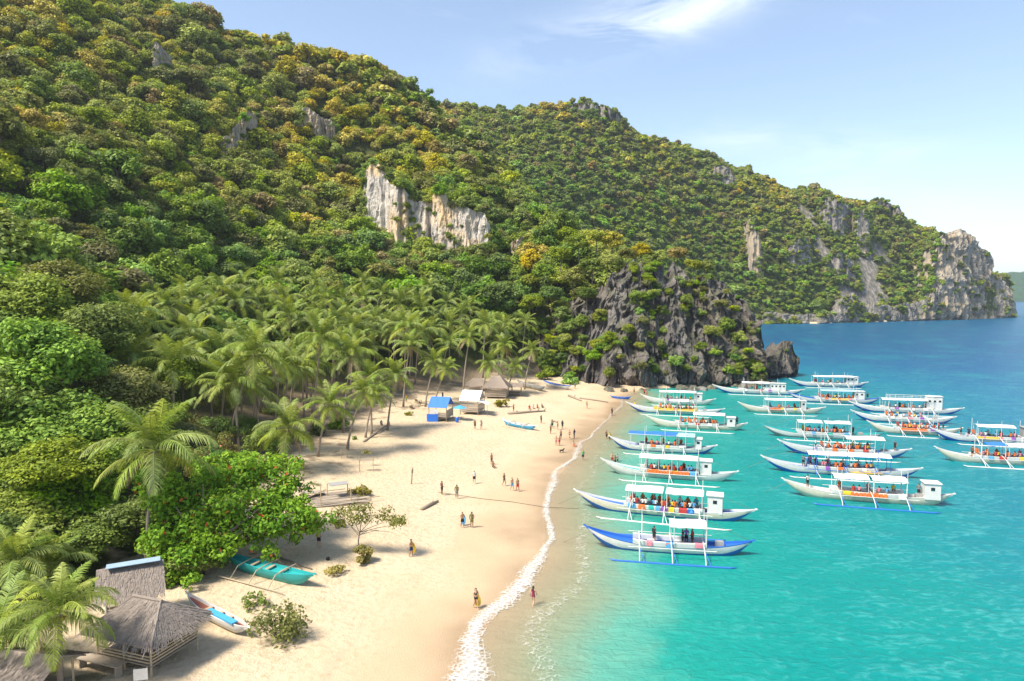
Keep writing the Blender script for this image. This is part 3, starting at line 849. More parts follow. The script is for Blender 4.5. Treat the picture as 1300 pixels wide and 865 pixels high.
# ---- forest over the hills
FP = []
def scatter(x0, x1, y0, y1, s):
    nx, ny = int((x1 - x0) / s), int((y1 - y0) / s)
    X, Y = np.meshgrid(np.arange(nx) * s + x0, np.arange(ny) * s + y0)
    X = X + rng.uniform(-1, 1, X.shape) * s * 0.8
    Y = Y + rng.uniform(-1, 1, Y.shape) * s * 0.8
    return X.ravel(), Y.ravel()
X1, Y1 = scatter(-330, 140, 78, 470, 4.4)
X2, Y2 = scatter(-200, 640, 470, 940, 4.5)
FX = np.concatenate([X1, X2]); FY = np.concatenate([Y1, Y2])
FZ = ground(FX, FY)
slope = np.hypot(ground(FX + 3, FY) - ground(FX - 3, FY), ground(FX, FY + 3) - ground(FX, FY - 3)) / 6
ppx, ppy, pf = project(np.stack([FX, FY, FZ + 6], -1))
FR = np.where(FY < 470, rng.uniform(2.9, 5.2, FX.shape), rng.uniform(2.8, 4.8, FX.shape)) * np.where(rng.random(FX.shape) < 0.14, 1.5, 0.95)
keep = inside(FX, FY, land_poly) & (FZ > 5.2) & (ppx > -60) & (ppx < 1320) & (ppy > -60)
keep &= ~((FY < 470) & (FZ < 9) & (ppx > 150))                         # the palm grove keeps its own ground
keep &= rng.random(FX.shape) < np.clip(1.25 - np.maximum(0, slope - 1.3) * 0.45, 0.35, 1)
for (fpx, fyt, fyb, fd) in FACES:
    inx = (ppx > fpx[0]) & (ppx < fpx[-1])
    dd = np.interp(ppx, fpx, fd); a = np.interp(ppx, fpx, fyt); b = np.interp(ppx, fpx, fyb)
    bx, by, _ = project(np.stack([FX, FY, FZ], -1))
    bare = inx & (ppy > a + 1) & (by < b - 2.0) & (np.abs(FY - dd) < 30)
    front = inx & (by > b) & (ppy < b - (b - a) * 0.35) & (FY < dd) & (FY > dd - 40)
    keep &= ~(bare | front)
for tx, ty, tr in TREES:
    keep &= np.hypot(FX - tx, FY - ty) > (tr + FR) * 0.55
# leave out trees that a ridge hides altogether
vis = np.ones(FX.shape, bool)
for t in np.linspace(0.12, 0.97, 40):
    vis &= ground(FX * t, FY * t) < CAMZ + (FZ + 13 - CAMZ) * t + 1.5
keep &= vis
FX, FY, FZ, FR, ppx, ppy = [a[keep] for a in (FX, FY, FZ, FR, ppx, ppy)]
keep = rock_patch(FX, FY, FZ) < 0.53
FX, FY, FZ, FR, ppx, ppy = [a[keep] for a in (FX, FY, FZ, FR, ppx, ppy)]
hn = fbm(np.stack([FX / 45, FY / 45, FZ * 0], -1), 3, 51)
hn2 = rng.random(FX.shape)
# yellower leaf colours towards the crests, painting in warm sunlight on the ridge tops
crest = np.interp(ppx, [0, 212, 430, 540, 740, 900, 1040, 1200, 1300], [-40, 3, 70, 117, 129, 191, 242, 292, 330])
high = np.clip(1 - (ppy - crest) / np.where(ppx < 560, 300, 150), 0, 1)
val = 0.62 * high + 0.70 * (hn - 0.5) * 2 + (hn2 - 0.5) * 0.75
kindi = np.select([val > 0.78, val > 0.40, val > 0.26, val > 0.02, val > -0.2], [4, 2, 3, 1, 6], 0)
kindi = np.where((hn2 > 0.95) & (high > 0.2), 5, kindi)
crag_m = (FY > 180) & (FY < 262) & (ppx > 670) & (ppx < 970)
kindi = np.where(crag_m, np.select([hn2 < 0.35, hn2 < 0.75, hn2 < 0.9], [2, 1, 4], 0), kindi)
KN = ['deep', 'mid', 'lime', 'olive', 'gold', 'russet', 'bright']
FH = FR * rng.uniform(0.45, 1.0, FX.shape) + np.where(crag_m, 2.5, 0)
order = np.argsort(-(FR / FY) * np.where((ppx > 0) & (ppx < 1300) & (ppy > 0), 1, 0.2))
NIND = 300 - len(TREES)
WORD = {'deep': 'dark green', 'mid': 'mid green', 'lime': 'yellow-green', 'olive': 'olive green', 'gold': 'golden', 'russet': 'brownish', 'bright': 'fresh green'}
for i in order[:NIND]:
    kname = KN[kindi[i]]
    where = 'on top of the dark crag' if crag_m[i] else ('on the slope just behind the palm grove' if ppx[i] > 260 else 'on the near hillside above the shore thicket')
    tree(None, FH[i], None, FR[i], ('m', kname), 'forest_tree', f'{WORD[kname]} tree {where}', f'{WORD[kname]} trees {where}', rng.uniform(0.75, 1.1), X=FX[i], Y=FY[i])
rest = order[NIND:]

# the rest of the wood: one mass of tree-sized instances
PROTO = bpy.data.collections.new('forest_prototypes')
pk = []
for lod in ('m', 'f'):
    for i, mat in enumerate(KN):
        for q in range(2):
            rs = np.random.default_rng(400 + i * 5 + q)
            if lod == 'm':
                me0 = CROWN[('m', mat)][q]
            c, r = crown_clumps(rs, 26 if lod == 'm' else 13, 0.8 if q else 1.05, -0.75, (0.24, 0.42), 0.3)
            V, Fq, tone = leaf_cloud(rs, c, r, 2300 if lod == 'm' else 720, 0.085 if lod == 'm' else 0.15)
            tb = limb_trunk(rs, 1.15, 0.5, 0.05, 4)
            tv = np.array(tb.v) - np.array([0, 0, 1.3])
            nF = len(Fq)
            fq = [f for f in tb.f if len(f) == 4]
            me = mesh_np('forest_prototype', np.concatenate([V, tv]), [Fq, np.array(fq) + len(V)], [LM[mat], BARK], False, np.concatenate([np.zeros(nF), np.ones(len(fq))]))
            face_attr(me, 'tone', np.concatenate([tone, np.zeros(len(fq))]))
            o = bpy.data.objects.new(f'forest_prototype_{len(pk):02d}', me)
            PROTO.objects.link(o); pk.append(o)
def gn_forest(name, P, idx, scl, rot, label):
    me = bpy.data.meshes.new(name)
    me.vertices.add(len(P))
    me.vertices.foreach_set('co', np.asarray(P, np.float32).ravel())
    a = me.attributes.new('pick', 'INT', 'POINT'); a.data.foreach_set('value', np.asarray(idx, np.int32))
    a = me.attributes.new('size', 'FLOAT_VECTOR', 'POINT'); a.data.foreach_set('vector', np.asarray(scl, np.float32).ravel())
    a = me.attributes.new('turn', 'FLOAT_VECTOR', 'POINT'); a.data.foreach_set('vector', np.asarray(rot, np.float32).ravel())
    o = link(name, me)
    ng = bpy.data.node_groups.new(name, 'GeometryNodeTree')
    ng.interface.new_socket('Geometry', in_out='INPUT', socket_type='NodeSocketGeometry')
    ng.interface.new_socket('Geometry', in_out='OUTPUT', socket_type='NodeSocketGeometry')
    N = ng.nodes
    gi, go = N.new('NodeGroupInput'), N.new('NodeGroupOutput')
    ci = N.new('GeometryNodeCollectionInfo')
    ci.inputs['Collection'].default_value = PROTO
    ci.inputs['Separate Children'].default_value = True
    ci.inputs['Reset Children'].default_value = True
    ip = N.new('GeometryNodeInstanceOnPoints')
    ip.inputs['Pick Instance'].default_value = True
    def na(nm, t):
        n = N.new('GeometryNodeInputNamedAttribute'); n.data_type = t; n.inputs['Name'].default_value = nm
        return n.outputs['Attribute']
    e2r = N.new('FunctionNodeEulerToRotation')
    L = ng.links.new
    L(gi.outputs[0], ip.inputs['Points']); L(ci.outputs[0], ip.inputs['Instance'])
    L(na('pick', 'INT'), ip.inputs['Instance Index']); L(na('size', 'FLOAT_VECTOR'), ip.inputs['Scale'])
    L(na('turn', 'FLOAT_VECTOR'), e2r.inputs[0]); L(e2r.outputs[0], ip.inputs['Rotation'])
    L(ip.outputs[0], go.inputs[0])
    md = o.modifiers.new('trees', 'NODES'); md.node_group = ng
    tag(o, label, 'forest', None, 'stuff')
    return o
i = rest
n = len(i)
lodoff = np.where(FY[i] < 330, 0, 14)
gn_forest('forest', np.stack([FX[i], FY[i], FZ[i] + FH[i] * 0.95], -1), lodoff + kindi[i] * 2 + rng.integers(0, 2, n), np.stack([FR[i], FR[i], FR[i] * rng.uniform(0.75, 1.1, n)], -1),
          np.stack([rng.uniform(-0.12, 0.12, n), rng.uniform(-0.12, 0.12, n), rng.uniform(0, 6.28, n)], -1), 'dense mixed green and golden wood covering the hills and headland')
# shrubs rooted on ledges of the rock faces
SP, SI, SS = [], [], []
for fk, ((fpx, fyt, fyb, fd), dens, rr) in enumerate(zip(FACES, [30, 340, 6, 300, 150, 34] + [50] * 8 + [16] * 4, [1.6, 1.5, 0.8, 3.0, 3.0, 2.6] + [2.4] * 8 + [1.4] * 4)):
    for k in range(dens):
        x = rng.uniform(fpx[0], fpx[-1]); a = np.interp(x, fpx, fyt); b = np.interp(x, fpx, fyb)
        y = a + (b - a) * rng.uniform(-0.02, 0.86)
        edge = fk > 5 and (x - fpx[0] < 4 or fpx[-1] - x < 4 or y > b - 3)
        if fbm(np.array([[x / 26, y / 26, 3.0]]), 2, 71)[0] < 0.50 and not edge:
            continue
        sp_ = on_face(fk, x, y)
        dpt = sp_[1]
        SP.append(sp_); r = rr * rng.uniform(0.5, 1.3)
        SI.append((14 if dpt > 330 else 0) + int(rng.choice([0, 1, 2, 3, 6])) * 2 + int(rng.integers(0, 2))); SS.append([r, r, r * 0.85])
# trees rooted along the brink, the flanks and the foot of the inland faces
EP, EI, ES = [], [], []
for fk in [0] + list(range(6, len(FACES))):
    fpx, fyt, fyb, fd = FACES[fk]
    wide = (fpx[-1] - fpx[0]) / F * float(np.mean(fd))
    near_ = float(np.mean(fd)) < 420
    small = near_ and fk > 5
    for k in range(int(wide / (4.5 if small else 1.5))):
        x = rng.uniform(fpx[0] - 3, fpx[-1] + 3)
        q = on_face(fk, x, np.interp(x, fpx, fyt))
        r = rng.uniform(1.8, 3.4) * (0.7 if small else 1.0 if near_ else 1.25)
        EP.append(q + np.array([0, rng.uniform(0.5, 6.0), r * rng.uniform(-0.1, 0.9)])); ES.append([r, r, r * 0.95]); EI.append((0 if near_ else 14) + int(rng.choice([0, 1, 1, 2, 3, 6])) * 2 + int(rng.integers(0, 2)))
        q = on_face(fk, x, np.interp(x, fpx, fyb))
        r = rng.uniform(1.8, 3.2) * (0.6 if small else 1.0 if near_ else 1.25)
        EP.append(q + np.array([0, -rng.uniform(0.5, 3.0), r * rng.uniform(-0.8, 0.5)])); ES.append([r, r, r * 0.95]); EI.append((0 if near_ else 14) + int(rng.choice([0, 1, 1, 6])) * 2 + int(rng.integers(0, 2)))
    for x in (fpx[0], fpx[-1]):
        a, b = np.interp(x, fpx, fyt), np.interp(x, fpx, fyb)
        for y in np.arange(a, b, 4.0):
            q = on_face(fk, x, y); r = rng.uniform(1.6, 3.0) * (0.55 if small else 1.0 if near_ else 1.2)
            EP.append(q + np.array([rng.uniform(-1.2, 1.2), rng.uniform(-1.0, 2.5), 0])); ES.append([r, r, r]); EI.append((0 if near_ else 14) + int(rng.choice([0, 1, 2, 6])) * 2 + int(rng.integers(0, 2)))
fpx, fyt, fyb, fd = FACES[4]
for k in range(70):                                   # the wood laps over the landward flank of the tip cliff
    x = fpx[0] + rng.uniform(-2, 20) ; a, b = np.interp(x, fpx, fyt), np.interp(x, fpx, fyb)
    q = on_face(4, x, a + (b - a) * rng.uniform(0, 0.9) * rng.random()); r = rng.uniform(2.0, 4.0)
    EP.append(q); ES.append([r, r, r]); EI.append(14 + int(rng.choice([0, 1, 2, 6])) * 2 + int(rng.integers(0, 2)))
sxq, syq, Qs = SURF[4]
lft = Qs[sxq < sxq.min() + 2.5]
for k in range(110):                                  # and over the flank where it runs back into the hill
    q = lft[int(rng.integers(0, len(lft)))]; kk = rng.random() * 0.9; r = rng.uniform(2.6, 4.6)
    EP.append(q + np.array([2.0 * kk - 1.0, 40 * kk, -0.5])); ES.append([r, r, r]); EI.append(14 + int(rng.choice([0, 1, 2, 3, 6])) * 2 + int(rng.integers(0, 2)))
for k in range(130):                                  # trees on the sloping shoulder of the tip cliff
    x = fpx[0] + rng.uniform(0, 34) ; kk = rng.random(); r = rng.uniform(2.4, 4.4)
    q = on_face(4, x, np.interp(x, fpx, fyt))
    EP.append(q + np.array([0, 40 * kk, -6.0 * kk + 0.3 * r])); ES.append([r, r, r]); EI.append(14 + int(rng.choice([0, 1, 2, 3, 6])) * 2 + int(rng.integers(0, 2)))
gn_forest('brink_trees', np.array(EP), EI, ES, np.stack([np.zeros(len(EP)), np.zeros(len(EP)), rng.uniform(0, 6.28, len(EP))], -1), 'trees and bushes fringing the inland rock faces')
gn_forest('ledge_shrubs', np.array(SP), SI, SS, np.stack([rng.uniform(-0.3, 0.3, len(SP)), rng.uniform(-0.3, 0.3, len(SP)), rng.uniform(0, 6.28, len(SP))], -1), 'green shrubs rooted on ledges of the rock faces')
# undergrowth filling the floor of the wood
U1, V1 = scatter(-300, 120, 80, 360, 3.4)
U2, V2 = scatter(-150, 620, 470, 860, 5.2)
UX, UY = np.concatenate([U1, U2]), np.concatenate([V1, V2])
UZ = ground(UX, UY)
ux, uy, _ = project(np.stack([UX, UY, UZ + 1], -1))
k_ = inside(UX, UY, land_poly) & (UZ > 5.5) & (ux > -40) & (ux < 1310) & (uy > -40) & ~((UY < 470) & (UZ < 10) & (ux > 150))
for t in np.linspace(0.15, 0.97, 30):
    k_ &= ground(UX * t, UY * t) < CAMZ + (UZ + 5 - CAMZ) * t + 1.0
for (fpx, fyt, fyb, fd) in FACES:
    k_ &= ~((ux > fpx[0]) & (ux < fpx[-1]) & (uy > np.interp(ux, fpx, fyt)) & (uy < np.interp(ux, fpx, fyb)) & (np.abs(UY - np.interp(ux, fpx, fd)) < 30))
k_ &= rock_patch(UX, UY, UZ) < 0.56
UX, UY, UZ = UX[k_], UY[k_], UZ[k_]
nu_ = len(UX)
ur = rng.uniform(1.3, 2.6, nu_) * np.where(UY > 470, 1.3, 1.0)
gn_forest('undergrowth', np.stack([UX, UY, UZ + ur * 0.4], -1), 14 + rng.choice([0, 1, 1, 2, 3, 6], nu_) * 2 + rng.integers(0, 2, nu_), np.stack([ur, ur, ur * 0.9], -1), np.stack([UX * 0, UX * 0, rng.uniform(0, 6.28, nu_)], -1), 'low green undergrowth between the hillside trees')
print('undergrowth', nu_)
print('trees individual', len(TREES), 'stuff', n, 'shrubs', len(SP))

# ================================================================== PALMS
FROND_M = leaf_mat('palm_frond', (0.080, 0.140, 0.014), (0.290, 0.370, 0.050), 0.3, 0.08)
FROND_Y = leaf_mat('palm_frond_young', (0.145, 0.190, 0.012), (0.36, 0.42, 0.045), 0.35, 0.05)
FROND_D = leaf_mat('palm_frond_dead', (0.20, 0.135, 0.075), (0.42, 0.32, 0.20), 0.1, 0.02)
def frond_mesh(seed, L, e0, droop, mat, nl=42, lw=0.045):
    """rachis leaving the crown at elevation e0 and arching over, with two rows of hanging leaflets"""
    rs = np.random.default_rng(seed)
    K = 14
    pts, a, p = [], e0, np.zeros(3)
    for k in range(K):
        pts.append(p.copy())
        p = p + np.array([math.cos(a), 0, math.sin(a)]) * L / (K - 1)
        a -= droop / (K - 1) * (0.5 + 1.0 * k / K)
    pts = np.array(pts)
    mb = MB()
    mb.tube([tuple(q) for q in pts], np.linspace(0.045, 0.010, K), 4)
    V, Fq = [], []
    tone = [1.0] * len(mb.f)
    s = np.linspace(0.13, 0.995, nl)
    for si in s:
        f = si * (K - 1); i = min(int(f), K - 2); q = pts[i] + (pts[i + 1] - pts[i]) * (f - i)
        t = pts[i + 1] - pts[i]; t /= np.linalg.norm(t)
        up = np.cross(t, [0, 1, 0]); up = -up if up[2] < 0 else up
        ll = L * 0.24 * (math.sin(math.pi * min(1, 0.12 + si * 0.88)) ** 0.55) * rs.uniform(0.8, 1.1)
        for sd in (-1, 1):
            d = np.array([0, sd, 0]) * 0.80 + t * (0.45 + 0.4 * si) + up * 0.10 + np.array([0, 0, -0.28]) + rs.normal(size=3) * 0.09
            d /= np.linalg.norm(d)
            mid = q + d * ll * 0.5
            tip = q + d * ll + np.array([0, 0, -0.30 * ll])
            w = t * lw * L / 4.5
            b = len(V)
            V += [q - w * 0.7, q + w * 0.7, mid + w, mid - w, tip]
            Fq += [(b, b + 1, b + 2, b + 3), (b + 3, b + 2, b + 4)]
            tv = np.clip(rs.normal(0.45, 0.2), 0, 1)
            tone += [tv, tv]
    mb.add(V, Fq)
    me = mb.mesh('frond', mat)
    face_attr(me, 'tone', tone)
    return me
FR_UP = [frond_mesh(500 + k, 4.4, R(74), R(70), FROND_Y if k == 0 else FROND_M) for k in range(3)]
FR_MID = [frond_mesh(510 + k, 4.9, R(40), R(112), FROND_M) for k in range(3)]
FR_LOW = [frond_mesh(520 + k, 4.7, R(-6), R(80), FROND_M if k else FROND_Y) for k in range(3)]
FR_DEAD = [frond_mesh(530 + k, 4.0, R(-25), R(60), FROND_D, 30) for k in range(2)]
def near_fronds(fn):
    return fn
NUT = NT('coconut').set(Base_Color=(0.30, 0.22, 0.04, 1), Roughness=0.6).m
_nb = MB()
for k in range(7):
    a = k * 0.9
    _nb.tube([(0.22 * math.cos(a), 0.22 * math.sin(a), -0.42 - 0.08 * (k % 3)), (0.26 * math.cos(a), 0.26 * math.sin(a), -0.30 - 0.08 * (k % 3)), (0.25 * math.cos(a), 0.25 * math.sin(a), -0.16 - 0.08 * (k % 3))], [0.05, 0.13, 0.05], 6)
NUTS_ME = _nb.mesh('coconut_cluster', NUT, True)
PALM_N = 0
def palm(base, top, label, group=None, size=1.0, nf=20, dead=2, name='coconut_palm'):
    global PALM_N
    PALM_N += 1
    rs = np.random.default_rng(900 + PALM_N)
    B, T = np.array(base, float), np.array(top, float)
    root = empty(name, tuple(B), 0, label, 'palm tree', group)
    D = T - B
    mb = MB()
    K = 7
    pts = []
    for k in range(K):
        t = k / (K - 1)
        pts.append((D[0] * t ** 1.5, D[1] * t ** 1.5, -0.2 + (D[2] + 0.2) * t))
    h = D[2]
    mb.tube(pts, [0.27, 0.19, 0.165, 0.15, 0.14, 0.13, 0.15], 7)
    mb.build('trunk', PALM_BARK, root, smooth=True)
    link('coconut_cluster', NUTS_ME, root, tuple(D), (0, 0, rs.uniform(0, 6)))
    az = rs.uniform(0, 6.28)
    for k in range(nf):
        az += 2.39996
        t = k / nf
        lst = FR_UP if t < 0.30 else (FR_MID if t < 0.68 else FR_LOW)
        s = size * rs.uniform(0.85, 1.12)
        link('frond', lst[rs.integers(0, 3)], root, tuple(D + np.array([0, 0, 0.1 * (1 - t)])), (rs.uniform(-0.25, 0.25), rs.uniform(-0.14, 0.14), az), s)
    for k in range(dead):
        f = link('frond', FR_DEAD[k % 2], root, tuple(D), (rs.uniform(-0.2, 0.2), rs.uniform(-0.1, 0.25), rs.uniform(0, 6.28)), size * rs.uniform(0.8, 1))
        f['label'] = 'dead brown frond'
    return root
def palm_px(cx, cy, bx, by, label, group=None, size=1.0, nf=20, dead=2, z=2.2, dd=0.0):
    b = on_z(bx, by, z); b[2] = ground(b[0], b[1])
    t = at_depth(cx, cy, b[1] + dd)
    t[2] = max(t[2], b[2] + 1.5)
    return palm(b, t, label, group, size, nf, dead)
# palms one can pick out along the edge of the sand
G1 = 'palms along the edge of the sand'
for cx, cy, bx, by, lab, sz in [
        (322, 450, 290, 578, 'tallest coconut palm of the shore grove with pale upright dead frond', 1.35),
        (366, 545, 352, 596, 'short stout coconut palm spreading low behind the broken bamboo platform', 1.15),
        (418, 515, 404, 576, 'coconut palm beside the small bamboo stool at the grove edge', 0.95),
        (462, 498, 441, 568, 'slim leaning coconut palm at the corner of the sand', 0.9),
        (476, 502, 464, 552, 'short coconut palm next to the leaning palm', 0.8),
        (470, 480, 472, 549, 'upright coconut palm with thick root foot on the sand', 0.9),
        (503, 478, 492, 540, 'coconut palm with a person in red at its foot', 0.95),
        (552, 462, 540, 512, 'coconut palm leaning over the blue tarp hut', 1.0),
        (566, 470, 553, 504, 'small coconut palm behind the blue tarp hut', 0.85),
        (596, 428, 588, 496, 'tall coconut palm behind the white roofed hut', 1.0),
        (622, 462, 612, 497, 'coconut palm hanging over the far thatched hut', 1.0),
        (654, 468, 644, 495, 'coconut palm beside the open far shelter', 0.9),
        (676, 446, 666, 490, 'last coconut palm before the crag by the beached boats', 0.85),
        (640, 440, 634, 486, 'coconut palm rising behind the far thatched hut', 0.95),
        (196, 572, 186, 712, 'coconut palm standing over the shore thicket beside red leaved shrubs', 1.25),
        (408, 430, 398, 545, 'tall coconut palm with faded fronds in the middle of the grove', 1.1),
        (446, 452, 436, 545, 'full coconut palm behind the leaning palm', 1.1),
        (520, 440, 512, 512, 'coconut palm behind the loungers at the grove edge', 1.0)]:
    palm_px(cx, cy, bx, by, lab, None, sz, 22, 3 if cy < 500 else 1)
# near palms beside the thatched huts
for cx, cy, d, lab, sz in [(76, 778, 39.5, 'young coconut palm with yellow-green fronds in front of the thatched hut', 0.74), (22, 715, 50, 'young coconut palm with upright fronds behind the low grey roof', 0.9),
                           (-8, 812, 41, 'coconut palm whose fronds overhang the low grey roof', 0.95), (62, 722, 53, 'coconut palm between the two thatched huts', 0.85)]:
    t = at_depth(cx, cy, d); g = float(ground(t[0], t[1]))
    palm((t[0] - 0.3, t[1] + 0.2, g), t, lab, None, sz, 26, 2)
# the grove behind
n_g = 0
spots = []
tries = 0
while n_g < 96 and tries < 6000:
    tries += 1
    px = rng.uniform(150, 690); d = rng.uniform(96, 205)
    X = (px - 650) / F * d
    gz = float(ground(X, d))
    if gz > 17 or gz < 2.2:
        continue
    bx, by, _ = project(np.array([X, d, gz]))
    edge_y = np.interp(bx, [200, 300, 420, 470, 520, 600, 660, 720], [640, 585, 548, 530, 508, 488, 478, 472])
    if by > edge_y - 2 or min([math.hypot(X - a, d - b) for a, b in spots] + [99]) < 4.2:
        continue
    hgt = (rng.uniform(7, 12.5) if d < 150 else rng.uniform(9.5, 15)) if gz < 8 else rng.uniform(8, 12)
    cxp, cyp, _ = project(np.array([X, d, gz + hgt]))
    if cyp < 352 + max(0, (300 - cxp) * 0.15):
        continue
    spots.append((X, d)); n_g += 1
    low = gz > 6
    palm((X, d, gz), (X + rng.uniform(-1.8, 2.2), d + rng.uniform(-1.8, 1.2), gz + hgt), 'coconut palm crowded in the grove at the foot of the wooded slope' if low else 'coconut palm in the thick of the grove behind the beach',
         'palms at the foot of the slope' if low else 'palms inside the grove', rng.uniform(1.05, 1.32), 19, int(rng.integers(0, 3)))
print('palms', PALM_N)

# ================================================================== SHORE TREES AND BUSHES
def leafy(name, label, cat, root_loc, clumps, rads, nleaf, leaf, mat, seed, stems=(), red=0, upb=0.5, extra=None):
    rs = np.random.default_rng(seed)
    root = empty(name, root_loc, 0, label, cat)
    V, Fq, tone = leaf_cloud(rs, clumps, rads, nleaf, leaf, upb=upb)
    me = mesh_np('crown', V, Fq, [LM[mat]]); face_attr(me, 'tone', tone)
    link('crown', me, root)
    if red:
        V, Fq, tone = leaf_cloud(rs, clumps, np.array(rads) * 1.02, red, leaf, upb=upb)
        me = mesh_np('red_leaves', V, Fq, [LM['red']]); face_attr(me, 'tone', tone)
        o = link('red_leaves', me, root); o['label'] = 'scattered old red leaves'; o['kind'] = 'stuff'
    for pts, rr in stems:
        MB().tube(pts, rr, 6).build('branch' if rr[0] < 0.12 else 'trunk', BARK if rr[0] > 0.03 else TWIG, root)
    return root
# the broad sea almond leaning over the teal boat
rs = np.random.default_rng(41)
cl, rd = [], []
for px, py, d, r in [(290, 610, 66, 2.6), (330, 600, 66, 2.4), (250, 625, 64, 2.4), (350, 630, 65, 2.2), (380, 648, 64, 1.9), (400, 660, 64, 1.5), (300, 645, 62, 2.6), (260, 660, 61, 2.5), (225, 640, 62, 2.2), (215, 680, 60, 2.0),
                     (340, 665, 62, 2.0), (245, 700, 59, 2.0), (290, 690, 60, 2.2), (220, 715, 58, 1.7), (320, 600, 69, 2.2), (365, 612, 67, 1.7), (270, 595, 68, 2.0), (330, 690, 61, 1.3), (235, 735, 57, 1.3), (372, 675, 63, 1.3), (350, 590, 69, 1.6), (205, 615, 63, 1.8)]:
    c = at_depth(px, py, d - 3.0)
    for q in range(8):
        cl.append(c + rs.normal(size=3) * r * np.array([0.5, 0.5, 0.3])); rd.append(r * rs.uniform(0.35, 0.6))
b = on_z(262, 716, 2.2); b[2] = ground(b[0], b[1])
cl = np.array(cl) - b
stems = [([(0, 0, -0.2), (0.2, 0.1, 1.4), (0.4, 0.2, 2.6)], [0.34, 0.28, 0.24])]
for tx, ty, tz in [(4.5, 3.5, 6.0), (-3.0, 1.0, 6.5), (1.5, 5.5, 8.0), (7.5, 4.5, 5.2), (-1.0, 3.0, 8.5)]:
    stems.append(([(0.4, 0.2, 2.4), (tx * 0.5, ty * 0.3, 3.0 + tz * 0.12), (tx * 0.9, ty * 0.6, tz * 0.85)], [0.18, 0.12, 0.05]))
leafy('almond_tree', 'broad bright green tree with old red leaves shading the teal outrigger boat', 'tree', tuple(b), cl, rd, 24000, 0.19, 'almond', 42, stems, 420)
# shrubs with red leaves beside it
for k, (px, py, d, r, mat, red, lab) in enumerate([(245, 590, 70, 1.9, 'olive', 160, 'olive shrub speckled with red leaves behind the broad bright tree'), (205, 655, 61, 1.8, 'olive', 150, 'reddish shrub under the lone palm by the thicket'),
                                                   (285, 575, 82, 1.9, 'olive', 110, 'dull red tinged shrub below the tallest palm'), (225, 745, 55, 1.2, 'mid', 40, 'low shrub behind the beached white canoe'),
                                                   (330, 560, 92, 1.8, 'mid', 0, 'green shrub at the foot of the short stout palm'), (430, 540, 118, 1.5, 'mid', 0, 'low broadleaf bush among trunks at the grove edge'), (400, 548, 112, 1.5, 'deep', 0, 'dark bush beside the bamboo stool'),
                                                   (306, 588, 86, 2.0, 'olive', 60, 'loose olive shrub behind the broad tree crown'), (268, 545, 96, 2.4, 'deep', 0, 'dark shrub among palm trunks below the tallest palm'), (240, 535, 98, 2.6, 'olive', 80, 'brownish shrub in the grove behind the lone palm'),
                                                   (345, 572, 98, 1.7, 'deep', 0, 'dark shrub behind the short stout palm'), (372, 556, 106, 1.6, 'mid', 0, 'mid green shrub between two palm trunks in the grove'), (312, 540, 108, 2.2, 'deep', 0, 'deep green shrub on the shaded grove floor'), (212, 520, 100, 2.8, 'mid', 0, 'tall leafy shrub at the corner of the grove'), (285, 520, 118, 2.4, 'olive', 0, 'dull shrub deep in the palm grove'), (350, 520, 124, 2.2, 'mid', 0, 'pale green shrub deep in the palm grove')]):
    c = at_depth(px, py, d); g = float(ground(c[0], c[1]))
    cc = np.random.default_rng(60 + k).normal(size=(14, 3)) * np.array([r * 0.55, r * 0.55, r * 0.35]) + np.array([0, 0, max(c[2] - g, r * 0.6)])
    leafy('shrub', lab, 'shrub', (c[0], c[1], g), cc, np.full(14, r * 0.42), 1700, 0.15, mat, 70 + k, [([(0, 0, -0.1), (0.1, 0, max(c[2] - g, 0.5))], [0.09, 0.04])], red)
def bush(px, py, z, r, h, mat, lab, seed, n=900, leaf=0.13, name='bush', ncl=16, stems=6):
    p = on_z(px, py, z); p[2] = ground(p[0], p[1])
    rs = np.random.default_rng(seed)
    cc = np.column_stack([rs.normal(size=ncl) * r * 0.5, rs.normal(size=ncl) * r * 0.5, rs.uniform(0.15, 1, ncl) * h])
    st = []
    for k in range(stems):
        e = cc[rs.integers(0, ncl)]
        st.append(([(0, 0, -0.1), tuple(e * np.array([0.4, 0.4, 0.6])), tuple(e)], [0.035, 0.028, 0.014]))
    return leafy(name, lab, 'bush', tuple(p), cc, np.full(ncl, r * 0.34), n, leaf, mat, seed, st)
bush(352, 788, 2.0, 2.1, 1.8, 'olive', 'sparse bush with yellowing leaves on the sand beside the white canoe', 81, 1100, 0.14, ncl=26, stems=14)
bush(325, 752, 2.0, 1.0, 0.7, 'mid', 'small creeping bush below the teal boat', 82, 260, 0.13, stems=4)
bush(462, 698, 2.0, 0.9, 1.3, 'grass', 'yellow-green grassy tuft at the foot of the windswept shrub', 83, 1000, 0.16)
bush(427, 712, 2.0, 0.75, 0.5, 'grass', 'low dry sprout on the sand near the dark coconut', 84, 220, 0.14)
bush(432, 660, 2.0, 0.5, 0.9, 'mid', 'small green seedling between the bamboo platform and the tree', 85, 160, 0.13)
bush(458, 622, 2.0, 1.1, 1.0, 'grass', 'yellowed mound of grass at the end of the bamboo platform', 86, 700, 0.14)
bush(518, 524, 2.0, 0.9, 0.7, 'grass', 'low sprouting palm seedling on open sand by the loungers', 87, 160, 0.2)
bush(636, 512, 2.0, 1.4, 1.6, 'grass', 'yellow-green bush in front of the far thatched hut', 88, 500, 0.22)
bush(450, 556, 2.0, 0.5, 0.5, 'mid', 'tiny green plant on sand by the palm trunks', 89, 120, 0.14)
bush(720, 482, 2.0, 2.6, 1.6, 'bright', 'bright green bush at the foot of the crag behind the beached boats', 90, 1200, 0.3)
bush(690, 478, 2.4, 2.4, 1.8, 'mid', 'green bush behind the beached grey boats', 91, 900, 0.3)
bush(130, 742, 2.4, 1.2, 1.0, 'mid', 'low leafy clump beside the raised hut', 92, 500, 0.14)
